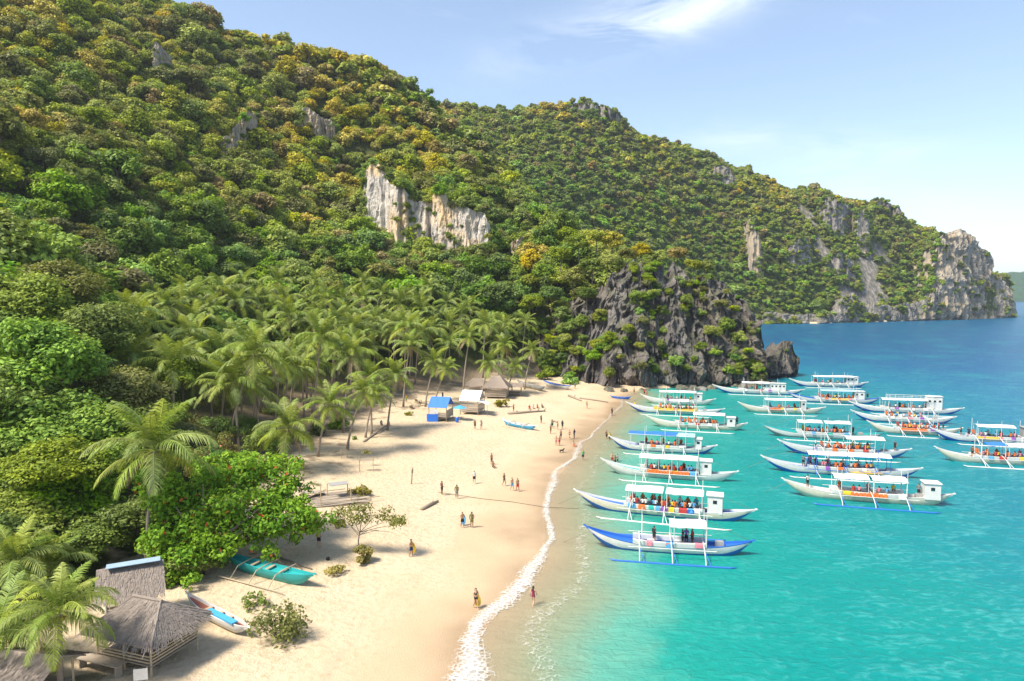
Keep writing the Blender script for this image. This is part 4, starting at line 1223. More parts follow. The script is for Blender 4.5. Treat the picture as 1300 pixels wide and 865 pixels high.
# the windswept shrub standing alone on the sand
p = on_z(456, 690, 2.0); p[2] = ground(p[0], p[1])
st, cc = [([(0, 0, -0.1), (-0.1, 0.1, 1.4), (0.1, 0.2, 2.4)], [0.07, 0.06, 0.045])], []
rs = np.random.default_rng(95)
for ex, ey, ez in [(-2.0, 0.4, 3.7), (-0.9, 0.5, 4.2), (0.5, 0.2, 4.4), (1.7, 0.4, 3.8), (2.9, 0.1, 3.3), (3.6, 0, 2.9), (1.9, -0.2, 2.4), (-1.4, 0.1, 2.9), (0.2, 0.5, 3.3), (3.0, -0.3, 2.3)]:
    st.append(([(0, 0.1, 1.7 + 0.5 * rs.random()), (ex * 0.5, ey * 0.5, 2.4 + (ez - 2.4) * 0.4), (ex, ey, ez)], [0.032, 0.026, 0.016]))
    if (ex, ez) not in ((1.9, 2.4), (3.0, 2.3)):
        for q in range(4):
            cc.append(np.array([ex, ey, ez]) + rs.normal(size=3) * np.array([0.5, 0.4, 0.18]))
leafy('windswept_shrub', 'thin windswept shrub with flat tufted crown standing alone on the sand', 'shrub', tuple(p), np.array(cc), np.full(len(cc), 0.62), 1900, 0.11, 'olive', 96, st)

# ================================================================== PEOPLE
SKIN = [NT('skin_light').set(Base_Color=(0.52, 0.30, 0.19, 1), Roughness=0.55).m, NT('skin_tan').set(Base_Color=(0.36, 0.19, 0.105, 1), Roughness=0.55).m, NT('skin_brown').set(Base_Color=(0.20, 0.10, 0.055, 1), Roughness=0.55).m]
HAIR = NT('hair_dark').set(Base_Color=(0.018, 0.013, 0.010, 1), Roughness=0.5).m
CLOTH = {}
def cloth(col):
    if col not in CLOTH:
        rgb = {'black': (0.015, 0.015, 0.018), 'white': (0.75, 0.74, 0.70), 'maroon': (0.22, 0.02, 0.06), 'red': (0.48, 0.04, 0.03), 'orange': (0.72, 0.16, 0.03), 'yellow': (0.78, 0.52, 0.03), 'blue': (0.03, 0.15, 0.50),
               'navy': (0.02, 0.03, 0.09), 'teal': (0.02, 0.42, 0.36), 'green': (0.10, 0.42, 0.12), 'olive': (0.16, 0.14, 0.04), 'grey': (0.20, 0.20, 0.21), 'brown': (0.16, 0.08, 0.04), 'pink': (0.70, 0.22, 0.28), 'purple': (0.28, 0.08, 0.40), 'sky': (0.10, 0.35, 0.60)}[col]
        m = NT('cloth_' + col)
        f = m.noise(m.coords(), 9, 3)
        m.set(Base_Color=m.mix(f, tuple(c * 0.75 for c in rgb), rgb), Roughness=0.85)
        CLOTH[col] = m.m
    return CLOTH[col]
def body_mesh(pose):
    """one continuous skinned figure, 1.70 m tall, feet at z = 0, facing -y"""
    hip = (0, 0, 0.92)
    J = {'pelvis': (hip, 0.135, None), 'belly': ((0, 0, 1.08), 0.115, 'pelvis'), 'chest': ((0, -0.01, 1.28), 0.135, 'belly'), 'collar': ((0, 0, 1.42), 0.085, 'chest'), 'neck': ((0, -0.01, 1.49), 0.052, 'collar'),
         'chin': ((0, -0.025, 1.545), 0.072, 'neck'), 'head': ((0, -0.012, 1.62), 0.092, 'chin'), 'crown': ((0, 0, 1.68), 0.066, 'head')}
    def limb(side, hipx, knee, ankle, toe):
        s = side
        J['thigh' + s] = ((hipx * 0.75, 0, 0.86), 0.10, 'pelvis'); J['knee' + s] = (knee, 0.062, 'thigh' + s); J['calf' + s] = (tuple(np.array(knee) * 0.62 + np.array(ankle) * 0.38 + np.array([0, 0.02, 0])), 0.060, 'knee' + s)
        J['ankle' + s] = (ankle, 0.038, 'calf' + s); J['toe' + s] = (toe, 0.034, 'ankle' + s)
    def arm(side, sx, elbow, wrist, hand):
        s = side
        J['shoulder' + s] = ((sx * 0.17, 0, 1.40), 0.066, 'collar'); J['elbow' + s] = (elbow, 0.043, 'shoulder' + s); J['wrist' + s] = (wrist, 0.031, 'elbow' + s); J['hand' + s] = (hand, 0.034, 'wrist' + s)
    if pose == 'walk':
        limb('L', 0.10, (0.10, -0.17, 0.49), (0.10, -0.20, 0.09), (0.10, -0.34, 0.04)); limb('R', -0.10, (-0.10, 0.02, 0.47), (-0.10, 0.28, 0.14), (-0.10, 0.22, 0.04))
        arm('L', 1, (0.24, 0.12, 1.13), (0.23, 0.06, 0.89), (0.22, 0.02, 0.80)); arm('R', -1, (-0.24, -0.06, 1.13), (-0.23, -0.22, 0.93), (-0.22, -0.28, 0.86))
    elif pose == 'stand':
        limb('L', 0.10, (0.11, -0.02, 0.48), (0.11, 0.02, 0.08), (0.13, -0.12, 0.035)); limb('R', -0.10, (-0.11, -0.02, 0.48), (-0.12, 0.02, 0.08), (-0.15, -0.12, 0.035))
        arm('L', 1, (0.25, 0.03, 1.14), (0.25, -0.05, 0.90), (0.24, -0.07, 0.81)); arm('R', -1, (-0.27, 0.05, 1.15), (-0.17, -0.10, 1.00), (-0.10, -0.14, 0.97))
    elif pose == 'carry':
        limb('L', 0.10, (0.11, -0.10, 0.48), (0.11, -0.08, 0.08), (0.12, -0.22, 0.035)); limb('R', -0.10, (-0.10, 0.0, 0.47), (-0.10, 0.16, 0.09), (-0.10, 0.04, 0.035))
        arm('L', 1, (0.27, 0.02, 1.15), (0.27, -0.14, 0.98), (0.26, -0.18, 0.90)); arm('R', -1, (-0.26, 0.02, 1.14), (-0.20, -0.18, 1.12), (-0.15, -0.24, 1.14))
    elif pose == 'raise':
        limb('L', 0.10, (0.12, -0.02, 0.48), (0.13, 0.02, 0.08), (0.15, -0.12, 0.035)); limb('R', -0.10, (-0.11, -0.02, 0.48), (-0.12, 0.02, 0.08), (-0.15, -0.12, 0.035))
        arm('L', 1, (0.34, -0.06, 1.28), (0.30, -0.20, 1.46), (0.24, -0.24, 1.52)); arm('R', -1, (-0.27, 0.03, 1.14), (-0.28, -0.04, 0.90), (-0.27, -0.06, 0.81))
    else:  # seated
        dz = -0.80
        for k in list(J):
            c, r, p = J[k]; J[k] = ((c[0], c[1] + 0.02, c[2] + dz), r, p)
        for s, sx in (('L', 1), ('R', -1)):
            J['thigh' + s] = ((0.09 * sx, -0.05, 0.10), 0.095, 'pelvis'); J['knee' + s] = ((0.12 * sx, -0.44, 0.16), 0.062, 'thigh' + s); J['calf' + s] = ((0.12 * sx, -0.44, -0.02), 0.056, 'knee' + s)
            J['ankle' + s] = ((0.12 * sx, -0.45, -0.27), 0.038, 'calf' + s); J['toe' + s] = ((0.13 * sx, -0.57, -0.31), 0.034, 'ankle' + s)
            J['shoulder' + s] = ((0.17 * sx, 0.02, 0.60), 0.066, 'collar'); J['elbow' + s] = ((0.25 * sx, -0.06, 0.36), 0.043, 'shoulder' + s); J['wrist' + s] = ((0.17 * sx, -0.28, 0.28), 0.031, 'elbow' + s); J['hand' + s] = ((0.13 * sx, -0.35, 0.25), 0.034, 'wrist' + s)
    if pose != 'sit':
        limbs = 0
    names = list(J)
    me = bpy.data.meshes.new('figure')
    me.from_pydata([J[n][0] for n in names], [(names.index(n), names.index(J[n][2])) for n in names if J[n][2]], [])
    o = bpy.data.objects.new('figure', me)
    COL.objects.link(o)
    md = o.modifiers.new('skin', 'SKIN')
    for i, nme in enumerate(names):
        sv = me.skin_vertices[0].data[i]
        sv.radius = (J[nme][1], J[nme][1] * (0.72 if nme in ('belly', 'chest', 'collar') else 1.0))
        sv.use_root = (i == 0)
    o.modifiers.new('sub', 'SUBSURF').levels = 1
    dg = bpy.context.evaluated_depsgraph_get()
    out = bpy.data.meshes.new_from_object(o.evaluated_get(dg))
    bpy.data.objects.remove(o)
    n = len(out.vertices)
    V = np.zeros(n * 3, np.float32); out.vertices.foreach_get('co', V); V = V.reshape(-1, 3).astype(float)
    Nn = np.zeros(n * 3, np.float32); out.vertices.foreach_get('normal', Nn); Nn = Nn.reshape(-1, 3).astype(float)
    polys = [tuple(p.vertices) for p in out.polygons]
    bpy.data.meshes.remove(out)
    return V, Nn, polys
BODY = {p: body_mesh(p) for p in ('walk', 'stand', 'carry', 'raise', 'sit')}
_pm = {}
def person_mesh(pose, what, mat):
    key = (pose, what, mat.name)
    if key in _pm:
        return _pm[key]
    V, N, polys = BODY[pose]
    z0 = -0.80 if pose == 'sit' else 0.0
    def pick(c):
        z = c[2] - z0
        trunk = abs(c[0]) < 0.19
        if what == 'body': return True
        if what == 'hair': return z > 1.535 and (c[1] > -0.035 or z > 1.655)
        if what == 'long_hair': return (z > 1.655) or (z > 1.36 and c[1] > 0.005 and abs(c[0]) < 0.12) 
        if what == 'shorts': return (0.62 < z < 1.0 and trunk) if pose != 'sit' else (c[2] < 0.24 and c[2] > 0.0 and c[1] > -0.34 and trunk)
        if what == 'briefs': return (0.82 < z < 0.98 and trunk) if pose != 'sit' else (c[2] < 0.2 and c[2] > -0.05 and c[1] > -0.12)
        if what == 'top': return 1.20 < z < 1.33 and abs(c[0]) < 0.15
        if what == 'shirt': return 0.98 < z < 1.45 and abs(c[0]) < 0.23
        if what == 'swimsuit': return 0.84 < z < 1.36 and abs(c[0]) < 0.15
        if what == 'vest': return 1.0 < z < 1.44 and abs(c[0]) < 0.19
    off = {'body': 0, 'hair': 0.018, 'long_hair': 0.022, 'shorts': 0.025, 'vest': 0.05}.get(what, 0.014)
    fs = [f for f in polys if pick(V[list(f)].mean(0))]
    used = sorted({i for f in fs for i in f}); mp_ = {i: k for k, i in enumerate(used)}
    me = bpy.data.meshes.new('person' if what == 'body' else what)
    me.from_pydata([tuple(V[i] + N[i] * off) for i in used], [], [tuple(mp_[i] for i in f) for f in fs])
    me.materials.append(mat)
    me.polygons.foreach_set('use_smooth', np.ones(len(me.polygons), bool))
    me.update()
    _pm[key] = me
    return me
def person(loc, rz, pose, skin, wear, label, group=None, s=1.0, long_hair=False):
    o = link('person', person_mesh(pose, 'body', SKIN[skin]), None, loc, (0, 0, rz), s)
    tag(o, label, 'person', group)
    link('hair', person_mesh(pose, 'long_hair' if long_hair else 'hair', HAIR), o)
    for what, col in wear:
        link({'briefs': 'swim_bottom', 'top': 'bikini_top', 'vest': 'life_vest'}.get(what, what), person_mesh(pose, what, cloth(col)), o)
    return o
def beach_person(px, py, pose, skin, wear, label, rz=None, s=1.0, long_hair=False, water=False):
    p = on_z(px, py, 0.0)
    for _ in range(3):
        g = max(float(ground(p[0], p[1])), -0.75 if water else -9)
        p = on_z(px, py, max(g, 0 if water else g))
        p[2] = g
    return person(tuple(p) if pose != 'sit' else (p[0], p[1], p[2] + 0.10), random.uniform(0, 6.28) if rz is None else rz, pose, skin, wear, label, None, s, long_hair)
BW = [('briefs', 'black'), ('top', 'black')]
PPL = [(604, 773, 'walk', 0, BW, 'woman shaped figure in black bikini carrying a yellow board on wet sand', 0.4, 1, 0), (677, 768, 'walk', 0, [('swimsuit', 'maroon')], 'person in maroon swimsuit wading ankle deep at the foam line', 2.6, 1, 1),
       (522, 707, 'carry', 1, [('shorts', 'navy')], 'person in dark shorts holding a yellow board on dry sand', 1.2, 0, 0), (587, 670, 'carry', 1, [('shorts', 'black')], 'person in black shorts holding a blue board', 0.6, 0, 0),
       (599, 670, 'stand', 2, [('shirt', 'olive'), ('shorts', 'olive')], 'person in olive clothes beside the one with the blue board', 2.9, 0, 0), (561, 628, 'stand', 2, [('shirt', 'brown'), ('shorts', 'black')], 'person in brown shirt near the driftwood log', 2.2, 0, 0),
       (580, 633, 'stand', 2, [('shirt', 'olive'), ('shorts', 'grey')], 'person in grey shorts by the rope on the sand', 3.0, 0, 0), (602, 614, 'walk', 0, [('shirt', 'white'), ('shorts', 'black')], 'person in white shirt and black shorts walking on dry sand', 0.2, 0, 1),
       (624, 590, 'stand', 1, [('shorts', 'brown')], 'bare chested person in brown shorts standing over a crouching one', 0.9, 0, 0), (626, 594, 'sit', 1, [('shorts', 'black')], 'person sitting on the sand at the feet of another', 0.6, 0, 0),
       (640, 617, 'walk', 1, BW, 'dark haired person in black swimwear left behind two walkers', 0.7, 1, 0), (650, 623, 'walk', 0, [('shorts', 'sky')], 'bare chested person in light blue shorts walking toward the water', 0.5, 0, 0),
       (657, 624, 'walk', 1, [('shorts', 'red')], 'bare chested person in red shorts carrying a dark bag', 0.4, 0, 0), (603, 545, 'stand', 1, [('shirt', 'brown'), ('shorts', 'black')], 'short person in brown shirt facing the huts', 2.5, 0, 0),
       (611, 545, 'raise', 1, [('shirt', 'grey'), ('shorts', 'grey')], 'person in grey with an arm raised facing the huts', 2.6, 0, 0), (687, 538, 'stand', 2, [('shirt', 'black'), ('shorts', 'navy')], 'person in black shirt by the end of the blue beached boat', 2.0, 0, 0),
       (701, 544, 'carry', 1, [('shorts', 'black')], 'person holding a teal board upright', 0.5, 0, 0), (699, 551, 'stand', 1, [('shorts', 'olive')], 'bare chested person in olive shorts near the teal board', 1.0, 0, 0),
       (708, 546, 'stand', 1, [('shirt', 'red'), ('shorts', 'brown')], 'person in red shirt and brown shorts among the beach group', 1.6, 0, 0), (714, 545, 'stand', 2, [('shirt', 'black'), ('shorts', 'black')], 'person dressed all in black among the beach group', 2.4, 0, 0),
       (706, 566, 'stand', 0, [('shorts', 'pink')], 'bare chested person in pink shorts above the black dog', 0.1, 0, 0), (710, 566, 'stand', 0, [('shorts', 'red')], 'bare chested person in bright red shorts above the black dog', 0.8, 0, 0), (712, 558, 'stand', 1, [('shorts', 'navy')], 'person in navy shorts behind the pair in red and pink', 0.8, 0, 0),
       (723, 558, 'walk', 0, BW, 'person in black bikini at the damp sand edge', 5.2, 1, 0), (729, 557, 'stand', 2, [('shirt', 'black'), ('shorts', 'grey')], 'person in black shirt and grey shorts at the damp sand edge', 4.0, 0, 0),
       (728, 567, 'sit', 0, [('shorts', 'orange')], 'person sitting on damp sand by the water', 1.2, 0, 0), (777, 528, 'stand', 2, [('shirt', 'black'), ('shorts', 'black')], 'dark clad person on the narrow wet strip below the crag', 2.0, 0, 0),
       (745, 519, 'walk', 1, [('shorts', 'grey')], 'lone person in grey shorts on the sand below the crag', 2.0, 0, 0), (730, 494, 'stand', 1, [('shirt', 'grey'), ('shorts', 'black')], 'person standing by the drift logs near the crag', 2.0, 0, 0),
       (493, 540, 'sit', 0, [('shirt', 'red'), ('shorts', 'red')], 'person in red sitting at a palm foot', 0.6, 0, 0), (516, 511, 'stand', 1, [('shirt', 'yellow'), ('shorts', 'green')], 'person in yellow shirt among the loungers under the palms', 1.0, 0, 0),
       (405, 695, 'stand', 0, [('shorts', 'black')], 'bare chested person in black shorts under the edge of the broad tree', 3.0, 0, 0), (484, 540, 'sit', 2, [('shirt', 'grey'), ('shorts', 'black')], 'person in grey resting against the low log by the palms', 0.6, 0, 0),
       (652, 523, 'raise', 1, [('shorts', 'brown')], 'person in brown shorts standing on the drift log', 1.0, 0, 0), (562, 507, 'stand', 2, [('shirt', 'navy'), ('shorts', 'black')], 'person in navy shirt in the shade behind the blue hut', 1.0, 0, 0),
       (588, 524, 'sit', 1, [('shirt', 'purple'), ('shorts', 'navy')], 'person in purple shirt sitting outside the white roofed hut', 0.5, 0, 0)]
for px, py, pose, sk, wear, lab, rz, lh, w in PPL:
    beach_person(px, py, pose, sk, wear, lab.replace('woman shaped figure', 'person'), rz, 1.0, bool(lh), bool(w))
for k, (px, col) in enumerate([(672, 'red'), (677, 'white'), (682, 'orange'), (688, 'brown')]):
    beach_person(px, 520 - k * 0.6, 'sit', k % 2, [('shirt', col), ('shorts', 'black')], f'person in {col} shirt sitting on the big drift log', 0.5 + 0.2 * k)
for px, py, pose, sk, wear, lab in [(740, 584, 'stand', 0, [('shirt', 'green'), ('shorts', 'navy')], 'person in green shirt standing in knee deep water'), (770, 557, 'stand', 1, [('shirt', 'brown'), ('shorts', 'black')], 'person in brown wading beside the one in yellow'),
                                    (774, 559, 'stand', 1, [('vest', 'yellow'), ('shorts', 'black')], 'person in yellow vest wading at a boat bow'), (777, 585, 'stand', 0, [('shorts', 'red')], 'bare chested wader in red shorts off a boat bow'),
                                    (781, 588, 'raise', 2, [('shorts', 'black')], 'dark haired wader in black shorts off a boat bow'), (784, 586, 'stand', 1, [('shirt', 'pink'), ('shorts', 'black')], 'wader in pink shirt off a boat bow'),
                                    (806, 518, 'stand', 1, [('vest', 'yellow'), ('shorts', 'black')], 'wader in yellow vest by the orange decked boat'), (769, 490, 'stand', 0, [('shorts', 'pink')], 'bather in pink shorts at the foot of the crag'),
                                    (785, 489, 'stand', 0, [('shirt', 'white'), ('shorts', 'black')], 'bather in white shirt at the foot of the crag'), (805, 500, 'stand', 1, [('shorts', 'brown')], 'bather in brown shorts under the crag face'),
                                    (818, 501, 'stand', 1, [('shirt', 'red'), ('shorts', 'black')], 'bather in red shirt under the crag face'), (821, 502, 'stand', 0, [('shorts', 'orange')], 'bather in orange shorts under the crag face')]:
    beach_person(px, py, pose, sk, wear, lab, None, 1.0, False, True)

# boards, dog and small beach things
def board(px, py, col, label, rz, z=0.62, tilt=1.25):
    p = on_z(px, py, 1.0); g = max(float(ground(p[0], p[1])), -0.1)
    p = on_z(px, py, g + z)
    n = 14
    ring = [(0.26 * math.sin(2 * math.pi * k / n) * (1 - 0.15 * math.cos(2 * math.pi * k / n)), 0.52 * math.cos(2 * math.pi * k / n)) for k in range(n)]
    V = [(x, y, 0.035) for x, y in ring] + [(x, y, -0.035) for x, y in ring]
    mb = MB().add(V, [tuple(range(n)), tuple(range(2 * n - 1, n - 1, -1))] + [(k, k + n, (k + 1) % n + n, (k + 1) % n) for k in range(n)])
    o = mb.build('body_board', cloth(col), None, tuple(p), (tilt, 0.1, rz)); tag(o, label, 'board'); return o
board(606.5, 762, 'yellow', 'yellow body board carried by the person in black bikini', 0.5)
board(524, 696, 'yellow', 'yellow body board held by the person in dark shorts', 0.3)
board(588.5, 660, 'sky', 'blue body board held by the person in black shorts', 0.2)
board(701, 538, 'teal', 'teal body board held upright in the beach group', 0.1)
p = on_z(713, 568, 1.0); g = float(ground(p[0], p[1]))
FUR = NT('black_fur').set(Base_Color=(0.02, 0.018, 0.016, 1), Roughness=0.8).m
mb = MB(); mb.tube([(-0.32, 0, 0.40), (-0.2, 0, 0.42), (0.1, 0, 0.40), (0.28, 0, 0.44), (0.36, 0, 0.52), (0.45, 0, 0.60), (0.60, 0, 0.56)], [0.07, 0.12, 0.13, 0.13, 0.09, 0.085, 0.04], 8)
for x, y in ((-0.24, 0.07), (-0.24, -0.07), (0.24, 0.07), (0.24, -0.07)):
    mb.tube([(x, y, 0.36), (x + (0.04 if x > 0 else -0.05), y, 0.18), (x, y, 0.0)], [0.055, 0.03, 0.025], 6)
mb.tube([(-0.36, 0, 0.44), (-0.5, 0, 0.56), (-0.56, 0, 0.66)], [0.03, 0.022, 0.012], 5)
mb.tube([(0.44, 0.05, 0.66), (0.42, 0.06, 0.74)], [0.03, 0.008], 4); mb.tube([(0.44, -0.05, 0.66), (0.42, -0.06, 0.74)], [0.03, 0.008], 4)
tag(mb.build('dog', FUR, None, (p[0], p[1], g), (0, 0, 0.5), True), 'black dog beside the pair in red and pink shorts', 'dog')
WOOD = bark('weathered_wood', (0.16, 0.12, 0.085), (0.40, 0.33, 0.26))
BAMBOO = bark('bamboo', (0.30, 0.23, 0.14), (0.55, 0.46, 0.33))
DARK_ROPE = NT('rope').set(Base_Color=(0.16, 0.13, 0.09, 1), Roughness=0.9).m
def log_px(name, x0, y0, x1, y1, r, label, cat='log', stubs=(), z=0.12):
    a, b = on_z(x0, y0, 1.7), on_z(x1, y1, 1.7)
    for q in (a, b): q[2] = float(ground(q[0], q[1])) + z
    D = b - a
    mb = MB().tube([(0, 0, 0), tuple(D * 0.5 + np.array([0, 0, 0.08])), tuple(D)], [r, r * 0.9, r * 0.55], 8)
    for t, dx, dy, dz in stubs:
        q = D * t
        mb.tube([tuple(q), tuple(q + np.array([dx, dy, dz]))], [r * 0.5, r * 0.2], 5)
    o = mb.build(name, WOOD, None, tuple(a), smooth=True); tag(o, label, cat); return o
log_px('driftwood_log', 535, 638, 556, 627, 0.22, 'grey weathered driftwood log lying by the rope', stubs=[(0.6, 0.2, 0.2, 0.5)])
log_px('driftwood_log', 645, 522, 692, 517, 0.30, 'big drift log with upturned roots where people sit', stubs=[(0.8, 0.3, 0.2, 0.9), (0.95, 0.6, -0.2, 0.7), (0.6, -0.2, 0.2, 0.8), (0.2, 0.3, 0.1, 0.6)])
log_px('driftwood_log', 722, 498, 738, 503, 0.28, 'drift log with branch stubs near the foot of the crag', stubs=[(0.4, 0.5, 0.3, 0.7)])
log_px('driftwood_log', 736, 500, 772, 503, 0.2, 'long thin drift log pointing at the water')
log_px('driftwood_log', 700, 527, 708, 529, 0.14, 'short drift stick on open sand behind the beach group')
log_px('driftwood_log', 462, 562, 494, 537, 0.22, 'long low log edging the sand along the palms')
log_px('driftwood_log', 340, 700, 396, 714, 0.10, 'pale bamboo pole lying beside the teal boat')
log_px('signpost', 521.5, 607, 525, 606, 0.01, 'x') if False else None
p = on_z(522, 607, 1.8); p[2] = ground(p[0], p[1])
root = empty('leaning_post', tuple(p), 0, 'leaning wooden post with lashed top alone on the open sand', 'post')
MB().tube([(0, 0, -0.2), (0.12, 0, 1.3), (0.22, 0, 2.2)], [0.09, 0.08, 0.06], 7).build('post', WOOD, root)
MB().tube([(0.12, 0, 1.5), (0.20, 0, 1.95)], [0.12, 0.10], 7).build('lashing', DARK_ROPE, root)
pts = []
for px, py in [(556, 627), (580, 629), (610, 632), (650, 634), (690, 638), (735, 640)]:
    q = on_z(px, py, 0.6); q[2] = max(float(ground(q[0], q[1])), 0) + 0.05; pts.append(tuple(q))
a = np.array(pts[0])
tag(MB().tube([tuple(np.array(q) - a) for q in pts], 0.035, 5).build('mooring_rope', DARK_ROPE, None, tuple(a)), 'thin dark mooring rope laid across the sand to the water', 'rope')
p = on_z(416, 698, 2.0); g = float(ground(p[0], p[1]))
bm = MB().tube([(0, 0, 0.0), (0, 0, 0.12), (0.02, 0, 0.3), (0.02, 0, 0.36)], [0.08, 0.18, 0.15, 0.04], 8)
tag(bm.build('coconut', FUR, None, (p[0], p[1], g), smooth=True), 'dark old coconut on the sand under the broad tree', 'coconut')

# ================================================================== BOATS
WHITE = paint('white_boat_paint', (0.70, 0.69, 0.655), 0.4, 0.28)
CREAM = paint('cream_boat_paint', (0.70, 0.64, 0.50), 0.45, 0.25)
BLUE = paint('blue_boat_paint', (0.020, 0.13, 0.50), 0.4, 0.15)
LBLUE = paint('light_blue_paint', (0.06, 0.36, 0.62), 0.45, 0.2)
TEAL = paint('teal_paint', (0.015, 0.36, 0.36), 0.45, 0.2)
YELLOW = paint('yellow_paint', (0.80, 0.50, 0.04), 0.45, 0.15)
ORANGE = paint('orange_paint', (0.78, 0.17, 0.03), 0.5, 0.1)
GREY = paint('grey_paint', (0.32, 0.32, 0.31), 0.6, 0.3)
PINE = paint('pale_deck_wood', (0.46, 0.36, 0.24), 0.7, 0.35)
REDB = paint('red_brown_paint', (0.30, 0.085, 0.045), 0.6, 0.25)
GLASS = NT('dark_glass').set(Base_Color=(0.02, 0.03, 0.04, 1), Roughness=0.08).m
TARP = paint('white_canvas', (0.74, 0.74, 0.725), 0.75, 0.14)
BTARP = paint('blue_tarpaulin', (0.025, 0.16, 0.62), 0.5, 0.12)
LTARP = paint('pale_blue_canvas', (0.30, 0.46, 0.66), 0.7, 0.1)
BCOL = {'white': WHITE, 'cream': CREAM, 'blue': BLUE, 'lblue': LBLUE, 'teal': TEAL, 'yellow': YELLOW, 'orange': ORANGE, 'grey': GREY, 'pine': PINE, 'red': REDB, 'tarp': TARP, 'btarp': BTARP, 'ltarp': LTARP, 'bamboo': BAMBOO}

def hull_lines(L, B, bow, stern, free):
    """stations from bow (x = -L/2) to stern: half beam, sheer height, keel height"""
    s = np.linspace(-1, 1, 41)
    a = np.abs(s)
    hb = B / 2 * np.clip(1 - a ** 2.3, 0, 1) ** 0.8 + 0.04
    sheer = free + np.where(s < 0, bow * a ** 2.6, stern * a ** 2.8)
    keel = -0.38 + np.where(s < 0, (sheer + 0.30) * np.clip((a - 0.52) / 0.48, 0, 1) ** 1.6, (sheer + 0.30) * np.clip((a - 0.62) / 0.38, 0, 1) ** 1.6)
    return s * L / 2, hb, sheer, keel
def hull_parts(root, L, B, bow, stern, free, hullm, stripem, deckm, bottomm, decklow=0.22):
    x, hb, sh, ke = hull_lines(L, B, bow, stern, free)
    n = len(x)
    def loft(rows, flip=False):
        V = [(float(x[i]), float(r[0][i]), float(r[1][i])) for r in rows for i in range(n)]
        Fs = []
        for k in range(len(rows) - 1):
            for i in range(n - 1):
                q = (k * n + i, k * n + i + 1, (k + 1) * n + i + 1, (k + 1) * n + i)
                Fs.append(q[::-1] if flip else q)
        return V, Fs
    wl = np.minimum(ke + 0.60, ke + (sh - ke) * 0.45)
    mb = MB()
    for sd in (-1, 1):
        mb.add(*loft([(sd * (hb * 0.62), ke + (wl - ke) * 0.45), (sd * hb * 0.86, wl), (sd * hb, wl + (sh - wl) * 0.55), (sd * hb * 1.03, sh - 0.10)], sd > 0))
    hull = mb.build('hull', hullm, root, smooth=True)
    mb = MB()
    for sd in (-1, 1):
        mb.add(*loft([(hb * 0.03 * sd, ke), (sd * hb * 0.5, ke + 0.05), (sd * hb * 0.86 * 1.015, wl)], sd > 0))
    mb.build('bottom', bottomm, root, smooth=True)
    mb = MB()
    for sd in (-1, 1):
        mb.add(*loft([(sd * hb * 1.03, sh - 0.10), (sd * hb * 1.06, sh), (sd * hb * 0.90, sh + 0.01), (sd * hb * 0.86, sh - decklow)], sd > 0))
    mb.build('gunwale', stripem, root)
    mb = MB()
    mb.add(*loft([(-hb * 0.87, sh - decklow), (hb * 0 - 0.0, sh - decklow + 0.02), (hb * 0.87, sh - decklow)]))
    mb.build('deck', deckm, root)
    # bow and stern tips
    for i, nm in ((0, 'bow_tip'), (n - 1, 'stern_tip')):
        sg = -1 if i == 0 else 1
        MB().box((float(x[i]) + sg * 0.12, 0, float(sh[i]) + 0.02), (0.4, 0.10, 0.16), 0, 0.45 if sg < 0 else -0.3, 0.6).build(nm, stripem, root)
    return x, hb, sh, ke
JACKET = MB().box((0, 0, 0.28), (0.42, 0.16, 0.5), 0, 0, 0.82).mesh('life_jacket', ORANGE)
BOATN = 0
